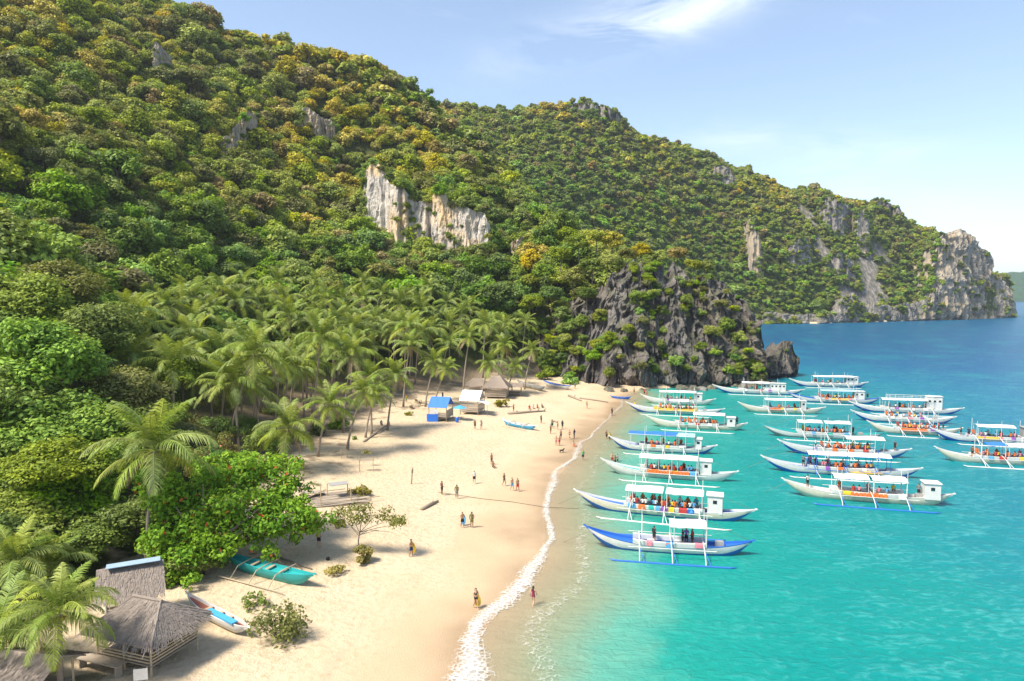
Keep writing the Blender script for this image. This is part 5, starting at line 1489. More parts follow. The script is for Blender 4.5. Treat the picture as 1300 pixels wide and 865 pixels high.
def bangka(bowx, sternx, y, label, yaw=-15, hull='white', stripe='white', deck='blue', bottom='blue', floats='white', roofs=(), roof='tarp', cabin=None, masts=3, jackets=0, jx=-0.05, seats=8, stand=(), upper=False, arms=3, spread=3.6, posts='white', side='white', lean=0.0, free=0.78, jacket_label='', extra=None, B=None, coam=True, sidepanel=None, nick='', towels=3):
    global BOATN
    BOATN += 1
    rs = np.random.default_rng(2000 + BOATN)
    P = on_z((bowx + sternx) / 2, y, 0.0)
    L = (sternx - bowx) / F * P[1] / math.cos(R(yaw)) * 0.985
    B = B or 1.95
    root = empty('outrigger_boat', (P[0], P[1], 0.0), R(yaw), label, 'boat', 'outrigger boats moored off the beach')
    x, hb, sh, ke = hull_parts(root, L, B, 1.25, 0.72, free, BCOL[hull], BCOL[stripe], BCOL[deck], BCOL[bottom])
    dz = free - 0.22
    at = lambda t: (float(np.interp(t * L / 2, x, hb)), float(np.interp(t * L / 2, x, sh)))
    # raised side coaming with seats, split each side
    if coam:
        for sd in (-1, 1):
            mb = MB()
            pts0 = np.linspace(-0.42, 0.46, 12)
            V = []
            for t in pts0:
                h, s_ = at(t)
                V += [(t * L / 2, sd * h * 1.07, s_ - 0.06), (t * L / 2, sd * h * 1.12, s_ + 0.36), (t * L / 2, sd * (h * 1.12 - 0.32), s_ + 0.37), (t * L / 2, sd * (h * 1.12 - 0.32), s_ - 0.1)]
            Fs = []
            for i in range(11):
                for k in range(3):
                    q = (i * 4 + k, i * 4 + k + 1, i * 4 + k + 5, i * 4 + k + 4)
                    Fs.append(q if sd < 0 else q[::-1])
            Fs += [(0, 1, 2, 3), (47, 46, 45, 44)]
            mb.add(V, Fs).build('side_bench', BCOL[side], root)
    if sidepanel:
        t0, t1, col = sidepanel
        for sd in (-1, 1):
            h = at((t0 + t1) / 2)[0]
            MB().box(((t0 + t1) / 4 * L, sd * (h * 1.12 + 0.03), free + 0.15), ((t1 - t0) / 2 * L, 0.05, 0.46)).build('side_panel', BCOL[col], root)
    # outriggers
    ax = np.linspace(-0.34, 0.42, arms) * L / 2
    for sd in (-1, 1):
        fl = 0.36 * L
        c = float(np.mean(ax))
        MB().tube([(c - fl * 1.02, sd * spread, 0.22), (c - fl * 0.93, sd * spread, 0.06), (c, sd * spread, 0.02), (c + fl * 0.9, sd * spread, 0.05), (c + fl, sd * spread, 0.14)], [0.03, 0.09, 0.11, 0.09, 0.04], 7).build('outrigger_float', BCOL[floats], root, smooth=True)
        MB().tube([(c - fl * 0.72, sd * spread * 0.62, 0.98), (c + fl * 0.72, sd * spread * 0.62, 0.98)], 0.038, 6).build('outrigger_rail', BCOL[posts], root)
    for a in ax:
        MB().tube([(a, -spread, 0.05), (a, -spread * 0.93, 0.40), (a, -spread * 0.62, 0.93), (a, -1.0, free + 0.45), (a, 1.0, free + 0.45), (a, spread * 0.62, 0.93), (a, spread * 0.93, 0.40), (a, spread, 0.05)], [0.04, 0.045, 0.05, 0.06, 0.06, 0.05, 0.045, 0.04], 6).build('outrigger_arm', BCOL[posts], root)
        for sd in (-1, 1):
            MB().tube([(a + 0.5, sd * spread, 0.05), (a, sd * spread * 0.62, 0.95)], 0.04, 5).build('brace', BCOL[floats], root)
    # masts
    for k, a in enumerate(ax[:masts]):
        for sd in ((-1, 1) if k % 2 == 0 else (-1,)):
            MB().tube([(a + 0.25, sd * 1.25, free + 0.35), (a + 0.25, sd * 1.3, 3.7 + 0.4 * rs.random())], [0.05, 0.035], 6).build('mast', BCOL[posts], root)
    # roofs on posts
    rz = free + 2.05
    for q, (t0, t1, *cc) in enumerate(roofs):
        cm = BCOL[cc[0]] if cc else BCOL[roof]
        x0, x1 = t0 * L / 2, t1 * L / 2
        w = 1.30
        rows = []
        for i in range(7):
            u = -1 + 2 * i / 6
            rows.append([(x0 + (x1 - x0) * j / 8, u * w, rz + 0.22 * (1 - u * u) + 0.03 * math.sin(j * 2.1 + i) - 0.06 * math.sin(math.pi * j / 8 * 2)) for j in range(9)])
        rf = MB().sheet(rows, 0.05).build('roof', cm, root)
        MB().tube([(x0, -w, rz - 0.02), (x1, -w, rz - 0.02)], 0.035, 5).build('roof_edge', BCOL[posts], rf)
        npst = max(2, int((x1 - x0) / 2.4) + 1)
        for j in range(npst):
            xx = x0 + 0.12 + (x1 - x0 - 0.24) * j / (npst - 1)
            for sd in (-1, 1):
                MB().tube([(xx, sd * (at(xx / L * 2)[0] * 1.05), free + 0.1), (xx, sd * (w - 0.1), rz + 0.05)], 0.035, 5).build('roof_post', BCOL[posts], root)
    if upper:
        # second deck with rails
        x0, x1 = -0.30 * L / 2, 0.45 * L / 2
        for sd in (-1, 1):
            for zz in (0.35, 0.7):
                MB().tube([(x0, sd * 1.3, rz + zz + 0.1), (x1, sd * 1.3, rz + zz + 0.1)], 0.035, 5).build('rail', WHITE, root)
            for j in range(6):
                xx = x0 + (x1 - x0) * j / 5
                MB().tube([(xx, sd * 1.3, rz), (xx, sd * 1.3, rz + 0.85)], 0.03, 5).build('rail_post', WHITE, root)
    # cabin
    if cabin:
        t0, t1, hh, cm = cabin
        x0, x1 = t0 * L / 2, t1 * L / 2
        cx = (x0 + x1) / 2
        w = 1.55
        cb = MB().box((cx, 0, free + hh / 2), (x1 - x0, w, hh)).build('cabin', BCOL[cm], root)
        MB().box((cx, 0, free + hh + 0.05), (x1 - x0 + 0.25, w + 0.25, 0.08)).build('cabin_roof', BCOL[cm], cb)
        for sd in (-1, 1):
            nw = max(1, int((x1 - x0) / 0.9))
            for j in range(nw):
                MB().box((x0 + (j + 0.5) * (x1 - x0) / nw, sd * (w / 2 + 0.015), free + hh * 0.68), (0.42, 0.03, 0.38)).build('window', GLASS, cb)
        MB().box((x1 + 0.015, 0.2, free + hh * 0.45), (0.03, 0.55, hh * 0.8)).build('door', GREY, cb)
    # engine cover and anchor bits
    MB().box((0.62 * L / 2, 0, free + 0.22), (0.9, 0.6, 0.5), 0, 0, 0.85).build('engine_cover', BCOL['grey'], root)
    # rigging from the masts to bow and stern
    mz = 3.75
    MB().tube([(-L / 2 + 0.3, 0, float(sh[1]) + 0.1), (ax[0] + 0.25, -1.28, mz), (ax[-1] + 0.25, -1.28, mz - 0.2), (L / 2 - 0.3, 0, float(sh[-2]) + 0.1)], 0.014, 4).build('rigging', DARK_ROPE, root)
    MB().tube([(-0.92 * L / 2, 0, float(sh[2]) - 0.1), (-0.92 * L / 2 - 3.0, 0.6, -0.1)], 0.018, 4).build('anchor_line', DARK_ROPE, root)
    Mw = Matrix.Translation((P[0], P[1], 0)) @ Matrix.Rotation(R(yaw), 4, 'Z')
    # passengers on the benches
    cols = ['orange', 'orange', 'red', 'white', 'sky', 'orange', 'pink', 'yellow', 'white']
    seats = int(seats * 1.5)
    for k in range(seats):
        t = -0.34 + 0.74 * (k + 0.5) / max(seats, 1) + rs.uniform(-0.02, 0.02)
        sd = -1 if k % 3 else 1
        h, s_ = at(t)
        loc = Mw @ Vector((t * L / 2, sd * (h * 1.12 - 0.30), s_ + 0.37))
        c = cols[int(rs.integers(0, len(cols)))]
        person(tuple(loc), R(yaw) + (math.pi if sd < 0 else 0) + rs.uniform(-0.4, 0.4), 'sit', int(rs.integers(0, 3)), [('vest' if c in ('orange', 'red') else 'shirt', c), ('shorts', ['black', 'navy', 'grey'][int(rs.integers(0, 3))])],
               f'{"orange vested" if c == "orange" else c + " clad"} passenger seated aboard the {nick}', f'{c} passengers of boat {BOATN}')
    for t, yy, pose, c in stand:
        h, s_ = at(t)
        loc = Mw @ Vector((t * L / 2, yy, s_ - 0.20))
        person(tuple(loc), rs.uniform(0, 6.28), pose, int(rs.integers(1, 3)), [('shirt', c), ('shorts', 'black')], f'person in {c} standing ' + ('near the bow' if t < -0.3 else 'at the stern' if t > 0.42 else 'amidships to seaward' if yy > 0.15 else 'amidships') + f' on the {nick}')
    for k, (t, yy, cc) in enumerate([(0.12, 0.1, 'white'), (-0.2, -0.15, 'lblue')]):
        h, s_ = at(t)
        loc = Mw @ Vector((t * L / 2, yy, s_ - 0.20))
        cb_ = empty('cooler_box', tuple(loc), R(yaw) + 0.2 * k, ('white' if cc == 'white' else 'light blue') + ' cooler box on the deck of the ' + nick, 'cooler')
        MB().box((0, 0, 0.2), (0.62, 0.38, 0.38)).build('body', BCOL[cc], cb_); MB().box((0, 0, 0.43), (0.66, 0.42, 0.07)).build('lid', WHITE, cb_)
    # towels hung over the near side
    tw = ['pink', 'sky', 'purple', 'white', 'yellow', 'orange', 'teal', 'red']
    for k in range(towels):
        t = -0.36 + 0.8 * (k + 0.3 + 0.5 * rs.random()) / towels
        h, s_ = at(t)
        w_, dr = rs.uniform(0.5, 0.95), rs.uniform(0.25, 0.5)
        y0 = h * 1.12
        rows = [[(t * L / 2 + (j / 3 - 0.5) * w_, -y0 + yy2 + 0.015 * math.sin(j * 2 + k), s_ + zz2) for j in range(4)] for yy2, zz2 in ((-0.075, 0.37 - dr), (-0.06, 0.30), (-0.02, 0.405), (0.30, 0.40))]
        c = tw[int(rs.integers(0, len(tw)))]
        rows = [[tuple(Mw @ Vector(q)) for q in r_] for r_ in rows]
        o0 = rows[0][0]
        o = MB().sheet([[tuple(np.array(q) - np.array(o0)) for q in r_] for r_ in rows], 0.02).build('towel', cloth(c), None, o0)
        tag(o, f'{c} towel draped over the side of the {nick}', 'towel', f'{c} towels on boat {BOATN}')
    for k in range(jackets):
        t = jx + 0.048 * k
        h, s_ = at(t)
        loc = Mw @ Vector((t * L / 2, -(h * 1.12 + 0.10), s_ - 0.12))
        j = link('life_jacket', JACKET, None, tuple(loc), (R(rs.uniform(-6, 6)), 0, R(yaw)))
        tag(j, 'orange life jacket hung in a row on the ' + nick, 'life jacket', f'life jackets on boat {BOATN}')
    return root, L, Mw

WR = [(-0.40, 0.02), (0.05, 0.46)]
bangka(742, 952, 699, 'blue and white boat with short rear awning and blue floats', -10, stripe='blue', floats='blue', roofs=[(0.02, 0.46)], seats=0, stand=[(-0.16, 0.3, 'stand', 'black'), (0.30, 0.1, 'stand', 'red'), (0.18, -0.2, 'stand', 'navy'), (0.23, 0.3, 'stand', 'purple')], cabin=None, posts='white', masts=3, jackets=0, sidepanel=(-0.02, 0.04, 'orange'), side='white', nick='blue decked boat with short awning')
bangka(730, 950, 653, 'long white boat with blue deck, split awning and square stern cabin', -17, stripe='white', roofs=WR, cabin=(0.50, 0.66, 2.0, 'white'), seats=15, stand=[(-0.08, 0.0, 'stand', 'pink')], hull='cream', bottom='blue', sidepanel=(0.22, 0.36, 'blue'), nick='boat with split awning and blue deck', towels=9)
bangka(765, 930, 606, 'white boat with full awning and a dense row of orange vests', -16, deck='teal', roofs=[(-0.42, 0.44)], cabin=(0.48, 0.64, 1.9, 'white'), seats=8, jackets=13, jx=-0.28, bottom='white', nick='boat with dense orange vest row')
bangka(775, 905, 573, 'boat with sagging blue canvas roof and white sides', -16, deck='blue', roofs=[(-0.62, 0.30, 'btarp'), (0.0, 0.62, 'ltarp')], cabin=(0.62, 0.74, 1.6, 'white'), seats=5, stand=[(0.28, 0.2, 'stand', 'black')], bottom='blue', nick='boat with sagging blue canvas')
bangka(823, 943, 544, 'pale cream boat with open deck and small stern cabin', -16, hull='cream', deck='pine', bottom='cream', roofs=[(-0.05, 0.58)], cabin=(0.62, 0.78, 1.6, 'white'), seats=10, stand=[(0.82, 0.0, 'stand', 'navy')], masts=2, nick='cream boat with open deck')
bangka(797, 915, 525, 'boat with orange side boards and blue foredeck', -16, deck='blue', roofs=[(-0.1, 0.3)], seats=8, sidepanel=(-0.36, 0.44, 'yellow'), side='yellow', masts=3, stand=[(0.38, 0.1, 'stand', 'red')], nick='boat with orange side boards')
bangka(815, 905, 513, 'small white boat with stepped awning under the crag', -14, deck='cream', bottom='cream', roofs=[(-0.5, 0.0), (-0.42, 0.5)], cabin=(0.46, 0.66, 1.8, 'white'), seats=4, nick='small boat with stepped awning')
bangka(908, 1016, 500, 'long all-white boat with closed cabin moored under the crag', -14, deck='white', roofs=[(-0.36, 0.24)], cabin=(0.10, 0.60, 2.0, 'white'), seats=3, upper=False, side='white', stand=[(-0.02, 0, 'stand', 'red')], nick='all-white closed cabin boat')
bangka(1005, 1098, 491, 'white boat with high boxed roof moored farthest out behind the sea stack', -10, deck='white', roofs=[(-0.42, 0.62)], cabin=(0.44, 0.74, 2.0, 'white'), seats=4, stand=[(-0.35, 0, 'stand', 'red')], nick='high boxed roof boat')
bangka(1005, 1112, 511, 'white boat with blue trimmed awning and yellow cushions', -14, deck='blue', roofs=[(-0.32, 0.44, 'ltarp')], cabin=(0.42, 0.64, 2.0, 'white'), seats=8, stripe='blue', sidepanel=(-0.08, 0.3, 'yellow'), stand=[(0.72, 0, 'stand', 'black')], nick='blue trimmed awning boat')
bangka(940, 1043, 524, 'cream boat with flat awning and red cushions near the crag', -12, hull='cream', deck='pine', bottom='cream', roofs=[(-0.40, 0.42)], cabin=(0.44, 0.56, 1.9, 'white'), seats=3, jackets=5, jx=-0.25, nick='cream boat with red cushions')
bangka(972, 1115, 556, 'boat with twin white awnings and dark crew at the stern', -14, hull='white', deck='teal', bottom='grey', roofs=[(-0.42, -0.02), (0.02, 0.44)], seats=11, stand=[(0.50, 0, 'stand', 'black'), (0.20, 0.3, 'stand', 'navy')], stripe='teal', nick='twin awning boat with dark crew')
bangka(993, 1147, 578, 'white boat with busy benches and bright blue stern deck', -13, deck='blue', roofs=[(0.02, 0.60)], roof='tarp', seats=13, stand=[(0.78, 0, 'stand', 'black'), (-0.42, 0.1, 'stand', 'white')], stripe='white', nick='boat with bright blue stern deck')
yb = bangka(973, 1158, 602, 'white hulled boat with blue framed long roof carrying a yellow kayak', -14, deck='blue', roofs=[(-0.42, 0.62, 'tarp')], posts='blue', seats=8, stand=[(-0.46, 0.2, 'stand', 'grey'), (-0.40, -0.2, 'stand', 'navy'), (-0.37, 0.3, 'stand', 'purple')], cabin=None, bottom='blue', nick='blue framed boat carrying the kayak')
bangka(1001, 1196, 635, 'cream sided boat with two canvas awnings and blue outrigger floats', -15, hull='cream', deck='cream', bottom='cream', stripe='white', floats='blue', roofs=WR, cabin=(0.66, 0.84, 1.9, 'white'), seats=5, jackets=9, jx=-0.18, stand=[(-0.70, 0, 'stand', 'white'), (0.62, 0.1, 'stand', 'grey')], nick='cream boat with blue floats', towels=5)
bangka(1085, 1213, 524, 'two storey white boat with wheelhouse on top', -15, deck='white', roofs=[(-0.44, 0.36)], cabin=(0.36, 0.62, 2.9, 'white'), upper=True, seats=5, stand=[(-0.1, 0, 'stand', 'black')], nick='two storey boat')
bangka(1087, 1204, 536, 'open white boat between the two storey boat and the orange vested boat', -15, deck='white', roofs=[], seats=7, stand=[(-0.22, 0, 'stand', 'red')], masts=3, nick='open white boat')
bangka(1108, 1212, 551, 'low green tinted boat crowded with orange vests', -16, hull='cream', bottom='cream', deck='teal', roofs=[], seats=12, jackets=12, jx=-0.32, stand=[(0.62, 0.1, 'stand', 'black'), (0.52, -0.1, 'stand', 'red')], nick='low green tinted boat')
bangka(1193, 1330, 562, 'large boat with long white awning and grey cabin cut by the frame', -17, deck='blue', roofs=[(-0.30, 0.30)], cabin=(0.42, 0.72, 2.1, 'grey'), seats=7, sidepanel=(-0.3, 0.1, 'yellow'), stand=[(-0.40, 0, 'stand', 'navy'), (-0.52, 0.2, 'stand', 'black')], nick='large boat with grey cabin')
bangka(1196, 1335, 588, 'cream boat with blue and white awning beside the large boat', -14, hull='cream', bottom='cream', deck='cream', roofs=[(-0.22, 0.10, 'btarp'), (0.12, 0.5)], seats=9, stand=[(-0.40, 0, 'stand', 'brown')], nick='cream boat with blue and white awning')
# yellow kayak lashed to the blue framed boat
_, Lk, Mk = yb
ring = []
mb = MB().tube([(-2.3, 0, 0.12), (-1.9, 0, 0.04), (-0.8, 0, 0), (0.8, 0, 0), (1.9, 0, 0.04), (2.3, 0, 0.12)], [0.03, 0.2, 0.34, 0.34, 0.2, 0.03], 9)
kl = Mk @ Vector((0.30 * Lk / 2, -1.75, 0.78))
kr = empty('kayak', tuple(kl), R(-14), 'yellow kayak lashed along the side of the blue framed boat', 'kayak')
kb = mb.build('hull', YELLOW, kr, smooth=True); kb.scale = (1, 1, 0.62)
for xx in (-0.7, 0.8):
    MB().box((xx, 0, 0.2), (0.6, 0.34, 0.06)).build('seat', GREY, kr)

# small boats
def canoe(x0, y0, x1, y1, label, hull, inside_, stripe, B=0.8, free=0.5, bow=0.3, stern=0.25, z=None, arms=2, spread=1.9, floats='bamboo', extra=None, blue_seat=False, flip=0.0):
    zz = 2.0 if z is None else z
    a, b = on_z(x0, y0, zz + 0.2), on_z(x1, y1, zz + 0.2)
    c = (a + b) / 2
    L = float(np.hypot(*(b - a)[:2])); yaw = math.atan2(b[1] - a[1], b[0] - a[0])
    g = float(ground(c[0], c[1])) if z is None else z
    gs = 0.0 if z is not None else math.atan2(float(ground(b[0], b[1]) - ground(a[0], a[1])), L)
    root = empty('outrigger_canoe', (c[0], c[1], g + (0.36 if z is None else 0.1)), yaw, label, 'boat')
    root.rotation_euler[1] = -gs; root.rotation_euler[0] = flip
    x, hb, sh, ke = hull_parts(root, L, B, bow, stern, free - 0.25, BCOL[hull], BCOL[stripe], BCOL[inside_], BCOL[hull], 0.24)
    for t in np.linspace(-0.45, 0.4, arms):
        MB().tube([(t * L / 2, -spread, -0.12), (t * L / 2, -spread * 0.6, free * 0.5 + 0.25), (t * L / 2, 0, free - 0.12), (t * L / 2, spread * 0.6, free * 0.5 + 0.25), (t * L / 2, spread, -0.12)], 0.045, 6).build('outrigger_arm', BCOL[floats], root)
    for sd in (-1, 1):
        if spread:
            MB().tube([(-0.36 * L, sd * spread, -0.16), (0.36 * L, sd * spread, -0.16)], [0.06, 0.05], 6).build('outrigger_float', BCOL[floats], root)
    for t in (-0.3, 0.05, 0.35):
        MB().box((t * L / 2, 0, free - 0.30), (0.26, B * 0.86, 0.05)).build('thwart', PINE, root)
    if blue_seat:
        MB().box((0.25 * L / 2, -B * 0.25, free - 0.16), (L * 0.42, B * 0.5, 0.14)).build('blue_cover', LBLUE, root)
    return root
canoe(286, 707, 397, 727, 'teal outrigger boat resting on sand under the broad bright tree', 'teal', 'teal', 'teal', 1.25, 0.85, 0.35, 0.3, spread=2.1, arms=3)
canoe(238, 755, 315, 787, 'small white canoe with red-brown inside and blue cover on the sand', 'white', 'red', 'white', 0.95, 0.6, 0.4, 0.15, spread=0, arms=0, blue_seat=True)
canoe(638, 531, 681, 536, 'blue and white outrigger boat pulled up on open sand', 'lblue', 'lblue', 'white', 1.1, 0.7, 0.4, 0.3, spread=1.7)
canoe(657, 486, 692, 492, 'dark grey boat beached at the foot of the slope', 'grey', 'grey', 'grey', 1.4, 0.9, 0.4, 0.3, spread=1.6)
canoe(690, 485, 724, 489, 'white and blue boat beached next to the dark grey one', 'white', 'blue', 'blue', 1.4, 0.9, 0.4, 0.3, spread=1.6)
canoe(776, 505, 800, 506, 'little blue dinghy floating by the sand below the crag', 'blue', 'lblue', 'blue', 1.1, 0.6, 0.2, 0.15, z=0.0, arms=0, spread=0)

# ================================================================== HUTS
THATCH = bark('thatch', (0.17, 0.13, 0.105), (0.44, 0.37, 0.30))
THATCH2 = bark('thatch_grey', (0.12, 0.098, 0.082), (0.36, 0.31, 0.265))
PLANK = bark('grey_plank', (0.22, 0.18, 0.14), (0.46, 0.39, 0.31))
STEEL = paint('pale_blue_sheet', (0.30, 0.42, 0.52), 0.5, 0.3)
def hip_roof(root, w, d, ze, zr, ridge, mat, over=0.0, name='roof'):
    """hip roof: eaves w x d at ze, ridge of length `ridge` along x at zr, with loose straw strips as its thatch"""
    hx, hy, r = w / 2 + over, d / 2 + over, ridge / 2
    E = [(-hx, -hy, ze), (hx, -hy, ze), (hx, hy, ze), (-hx, hy, ze)]
    T = [(-r, 0, zr), (r, 0, zr)]
    V = [Vector(p) for p in E + T] + [Vector(p) - Vector((0, 0, 0.14)) for p in E + T]
    Fs = [(0, 1, 5, 4), (1, 2, 5), (2, 3, 4, 5), (3, 0, 4)]
    Fb = [tuple(i + 6 for i in f[::-1]) for f in Fs] + [(a, a + 6, b + 6, b) for a, b in ((1, 0), (2, 1), (3, 2), (0, 3))]
    rf = MB().add(V, Fs + Fb).build(name, mat, root)
    rs = np.random.default_rng(int(w * 100 + d * 10))
    SV, SF = [], []
    for f in Fs:
        P = [np.array(V[i]) for i in f]
        a, b = P[0], P[1]
        c, e = (P[2], P[3]) if len(P) == 4 else (P[2], P[2])
        nrm = np.cross(b - a, c - a); nrm /= np.linalg.norm(nrm)
        n = 1300
        for k in range(n):
            u, v = rs.random(), rs.random() ** 0.8
            q = (a * (1 - u) + b * u) * (1 - v) + (e * (1 - u) + c * u) * v
            down = (a * (1 - u) + b * u) - (e * (1 - u) + c * u); down /= np.linalg.norm(down)
            side = np.cross(nrm, down)
            l, wd = rs.uniform(0.4, 0.95), rs.uniform(0.010, 0.028)
            down = down + side * rs.uniform(-0.18, 0.18)
            h0, h1 = rs.uniform(0.01, 0.03), rs.uniform(0.03, 0.09)
            i0 = len(SV)
            SV += [q + nrm * h0 - side * wd, q + nrm * h0 + side * wd, q + down * l + nrm * h1 + side * wd, q + down * l + nrm * h1 - side * wd]
            SF.append((i0, i0 + 1, i0 + 2, i0 + 3))
    t = MB().add(SV, SF).build('thatch_straw', mat, rf); t['kind'] = 'stuff'
    MB().tube([(-r - 0.1, 0, zr + 0.05), (r + 0.1, 0, zr + 0.05)], 0.10, 6).build('ridge_cap', mat, rf)
    for i, j in ((0, 0), (1, 1), (2, 1), (3, 0)):
        MB().tube([tuple(Vector(E[i]) + Vector((0, 0, 0.04))), tuple(Vector(T[j]) + Vector((0, 0, 0.04)))], 0.07, 5).build('hip_cap', mat, rf)
    return rf
def gable_roof(root, w, d, ze, zr, mat, over=0.3, name='roof', thick=0.10):
    hx, hy = w / 2 + over, d / 2 + over
    out = []
    for sd in (-1, 1):
        rows = [[(-hx + 2 * hx * j / 6, sd * hy * (1 - i / 4), ze + (zr - ze) * i / 4 + 0.02 * math.sin(j * 3 + i)) for j in range(7)] for i in range(5)]
        if sd > 0:
            rows = [r[::-1] for r in rows]
        rf = MB().sheet(rows, thick).build(name, mat, root)
        out.append(rf)
        if mat in (THATCH, THATCH2):
            rs = np.random.default_rng(int(w * 77 + sd))
            SV, SF = [], []
            dn = np.array([0, sd * hy, ze - zr]); dn /= np.linalg.norm(dn)
            nr = np.array([0, -dn[2] * sd, dn[1] * sd])
            for k in range(1500):
                u, v = rs.uniform(-1, 1), rs.random() ** 0.8
                q = np.array([u * hx, sd * hy * v, zr + (ze - zr) * v])
                l, wd = rs.uniform(0.4, 0.9), rs.uniform(0.010, 0.028)
                d2 = dn + np.array([rs.uniform(-0.2, 0.2), 0, 0])
                i0 = len(SV)
                s1 = np.array([wd, 0, 0])
                SV += [q + nr * 0.02 - s1, q + nr * 0.02 + s1, q + d2 * l + nr * rs.uniform(0.03, 0.09) + s1, q + d2 * l + nr * 0.05 - s1]
                SF.append((i0, i0 + 1, i0 + 2, i0 + 3))
            t = MB().add(SV, SF).build('thatch_straw', mat, rf); t['kind'] = 'stuff'
    return out
def posts(root, w, d, h, mat, r=0.07, z0=-0.3, mid=False):
    pts = [(-w / 2, -d / 2), (w / 2, -d / 2), (w / 2, d / 2), (-w / 2, d / 2)] + ([(0, -d / 2), (0, d / 2)] if mid else [])
    for x, y in pts:
        MB().tube([(x, y, z0), (x, y, h)], r, 6).build('post', mat, root)
def planks(root, w, d, z, mat, n, name='floor_plank', along='x'):
    for k in range(n):
        y = -d / 2 + d * (k + 0.5) / n
        if along == 'x':
            MB().box((0, y, z + 0.004 * (k % 3)), (w, d / n * 0.90, 0.05)).build(name, mat, root)
        else:
            MB().box((-w / 2 + w * (k + 0.5) / n, 0, z + 0.004 * (k % 3)), (w / n * 0.90, d, 0.05)).build(name, mat, root)
def hut_at(px, py, z, rz, label, name='thatched_hut'):
    p = on_z(px, py, z); g = float(ground(p[0], p[1]))
    return empty(name, (p[0], p[1], g), rz, label, 'hut')
# nearest hut: hip roof with its corner to the water
h = hut_at(189, 815, 2.1, R(-19), 'grey thatched hut with hip roof and open bamboo deck at the sand')
hip_roof(h, 5.1, 4.3, 2.25, 3.85, 2.3, THATCH2, 0.35)
posts(h, 4.4, 3.8, 2.3, BAMBOO, 0.07, mid=True)
planks(h, 4.6, 4.0, 0.65, PLANK, 12)
for y in (-1.95, 1.95):
    for z in (0.85, 1.05, 1.25):
        MB().box((0, y, z), (4.3, 0.05, 0.10)).build('rail_slat', BAMBOO, h)
for z in (0.85, 1.05, 1.25, 1.45):
    MB().box((2.25, 0, z), (0.05, 3.7, 0.10)).build('rail_slat', BAMBOO, h)
MB().box((-1.2, -2.5, 0.75), (3.4, 0.8, 0.06)).build('bench_top', PLANK, h)
for x in (-2.7, 0.3):
    MB().box((x, -2.6, 0.35), (0.09, 0.5, 0.75)).build('bench_leg', PLANK, h)
for x in (-1.5, 0.2, 1.6):
    MB().tube([(x, -1.9, 2.15), (x * 0.6, 0, 3.55)], 0.05, 5).build('rafter', BAMBOO, h)
p = h.location
sgn = empty('notice_board', (p.x + 1.4, p.y - 3.6, p.z), R(12), 'small white board standing in front of the thatched hut', 'board')
MB().box((0, 0, 0.75), (0.8, 0.05, 0.7)).build('panel', WHITE, sgn)
for x in (-0.35, 0.35):
    MB().tube([(x, 0.04, -0.1), (x, 0.04, 1.15)], 0.03, 5).build('post', BAMBOO, sgn)
# raised hut behind it
h = hut_at(168, 778, 2.2, R(28), 'raised thatched hut on stilts behind the hip roofed hut')
for r_ in gable_roof(h, 3.2, 3.4, 3.0, 4.4, THATCH2, 0.5, 'roof', 0.14):
    pass
posts(h, 3.0, 3.0, 3.3, WHITE, 0.09)
planks(h, 3.1, 3.1, 1.3, PLANK, 10)
for z in (1.55, 1.8, 2.05):
    MB().box((0, -1.5, z), (2.9, 0.05, 0.16)).build('wall_board', BAMBOO, h)
    MB().box((1.5, 0, z), (0.05, 2.9, 0.16)).build('wall_board', BAMBOO, h)
for sx in (-1, 1):
    for j in range(5):
        y = -1.2 + 0.6 * j
        hh = 1.35 * (1 - abs(y) / 2.2)
        MB().box((sx * 1.55, y, 3.0 + hh / 2), (0.05, 0.5, hh)).build('gable_board', BAMBOO, h)
MB().box((0.2, -0.1, 4.52), (3.4, 0.9, 0.04)).build('ridge_sheet', STEEL, h)
MB().box((1.0, -2.6, 0.95), (2.2, 1.4, 0.05), 0.1).build('tarp_table', LTARP, h)
for x in (0.1, 1.9):
    MB().box((x, -2.6, 0.45), (0.08, 1.0, 0.95)).build('table_leg', PLANK, h)
# low roof half hidden by palms
h = hut_at(42, 862, 2.3, R(-10), 'low grey roofed shelter half hidden by the young palms', 'low_shelter')
gable_roof(h, 3.6, 2.8, 1.7, 2.5, THATCH2, 0.3)
posts(h, 3.2, 2.4, 1.75, BAMBOO)
planks(h, 3.2, 2.4, 0.4, PLANK, 8)
# hut with blue tarpaulin
h = hut_at(560, 529, 2.0, R(-12), 'small hut with bright blue tarpaulin roof and blue side sheet', 'tarp_hut')
gable_roof(h, 3.4, 4.2, 2.7, 4.4, BTARP, 0.2, 'roof', 0.05)
posts(h, 3.4, 4.2, 2.75, WOOD)
planks(h, 3.3, 4.0, 0.6, PLANK, 8)
for j in range(5):
    MB().box((1.72, 0, 0.8 + 0.3 * j), (0.05, 4.1, 0.26)).build('wall_board', PLANK, h)
for j in range(3):
    MB().box((0.6, -2.1, 1.0 + 0.3 * j), (2.2, 0.05, 0.26)).build('wall_board', PLANK, h)
MB().box((-0.9, -2.45, 0.75), (2.2, 0.1, 1.4)).build('side_sheet', BTARP, h)
MB().box((-0.6, -2.22, 1.9), (1.6, 0.06, 0.8)).build('white_sheet', WHITE, h)
p = h.location
umb = empty('beach_umbrella', (p.x + 3.6, p.y - 0.6, p.z), 0, 'pale blue beach umbrella between the two tarp roofed huts', 'umbrella')
V = [(0, 0, 2.9)] + [(1.35 * math.cos(k * math.pi / 4), 1.35 * math.sin(k * math.pi / 4), 2.35) for k in range(8)]
MB().add(V, [(0, k + 1, (k + 1) % 8 + 1) for k in range(8)]).build('canopy', LBLUE, umb)
MB().tube([(0, 0, -0.2), (0, 0, 2.9)], 0.035, 6).build('pole', WHITE, umb)
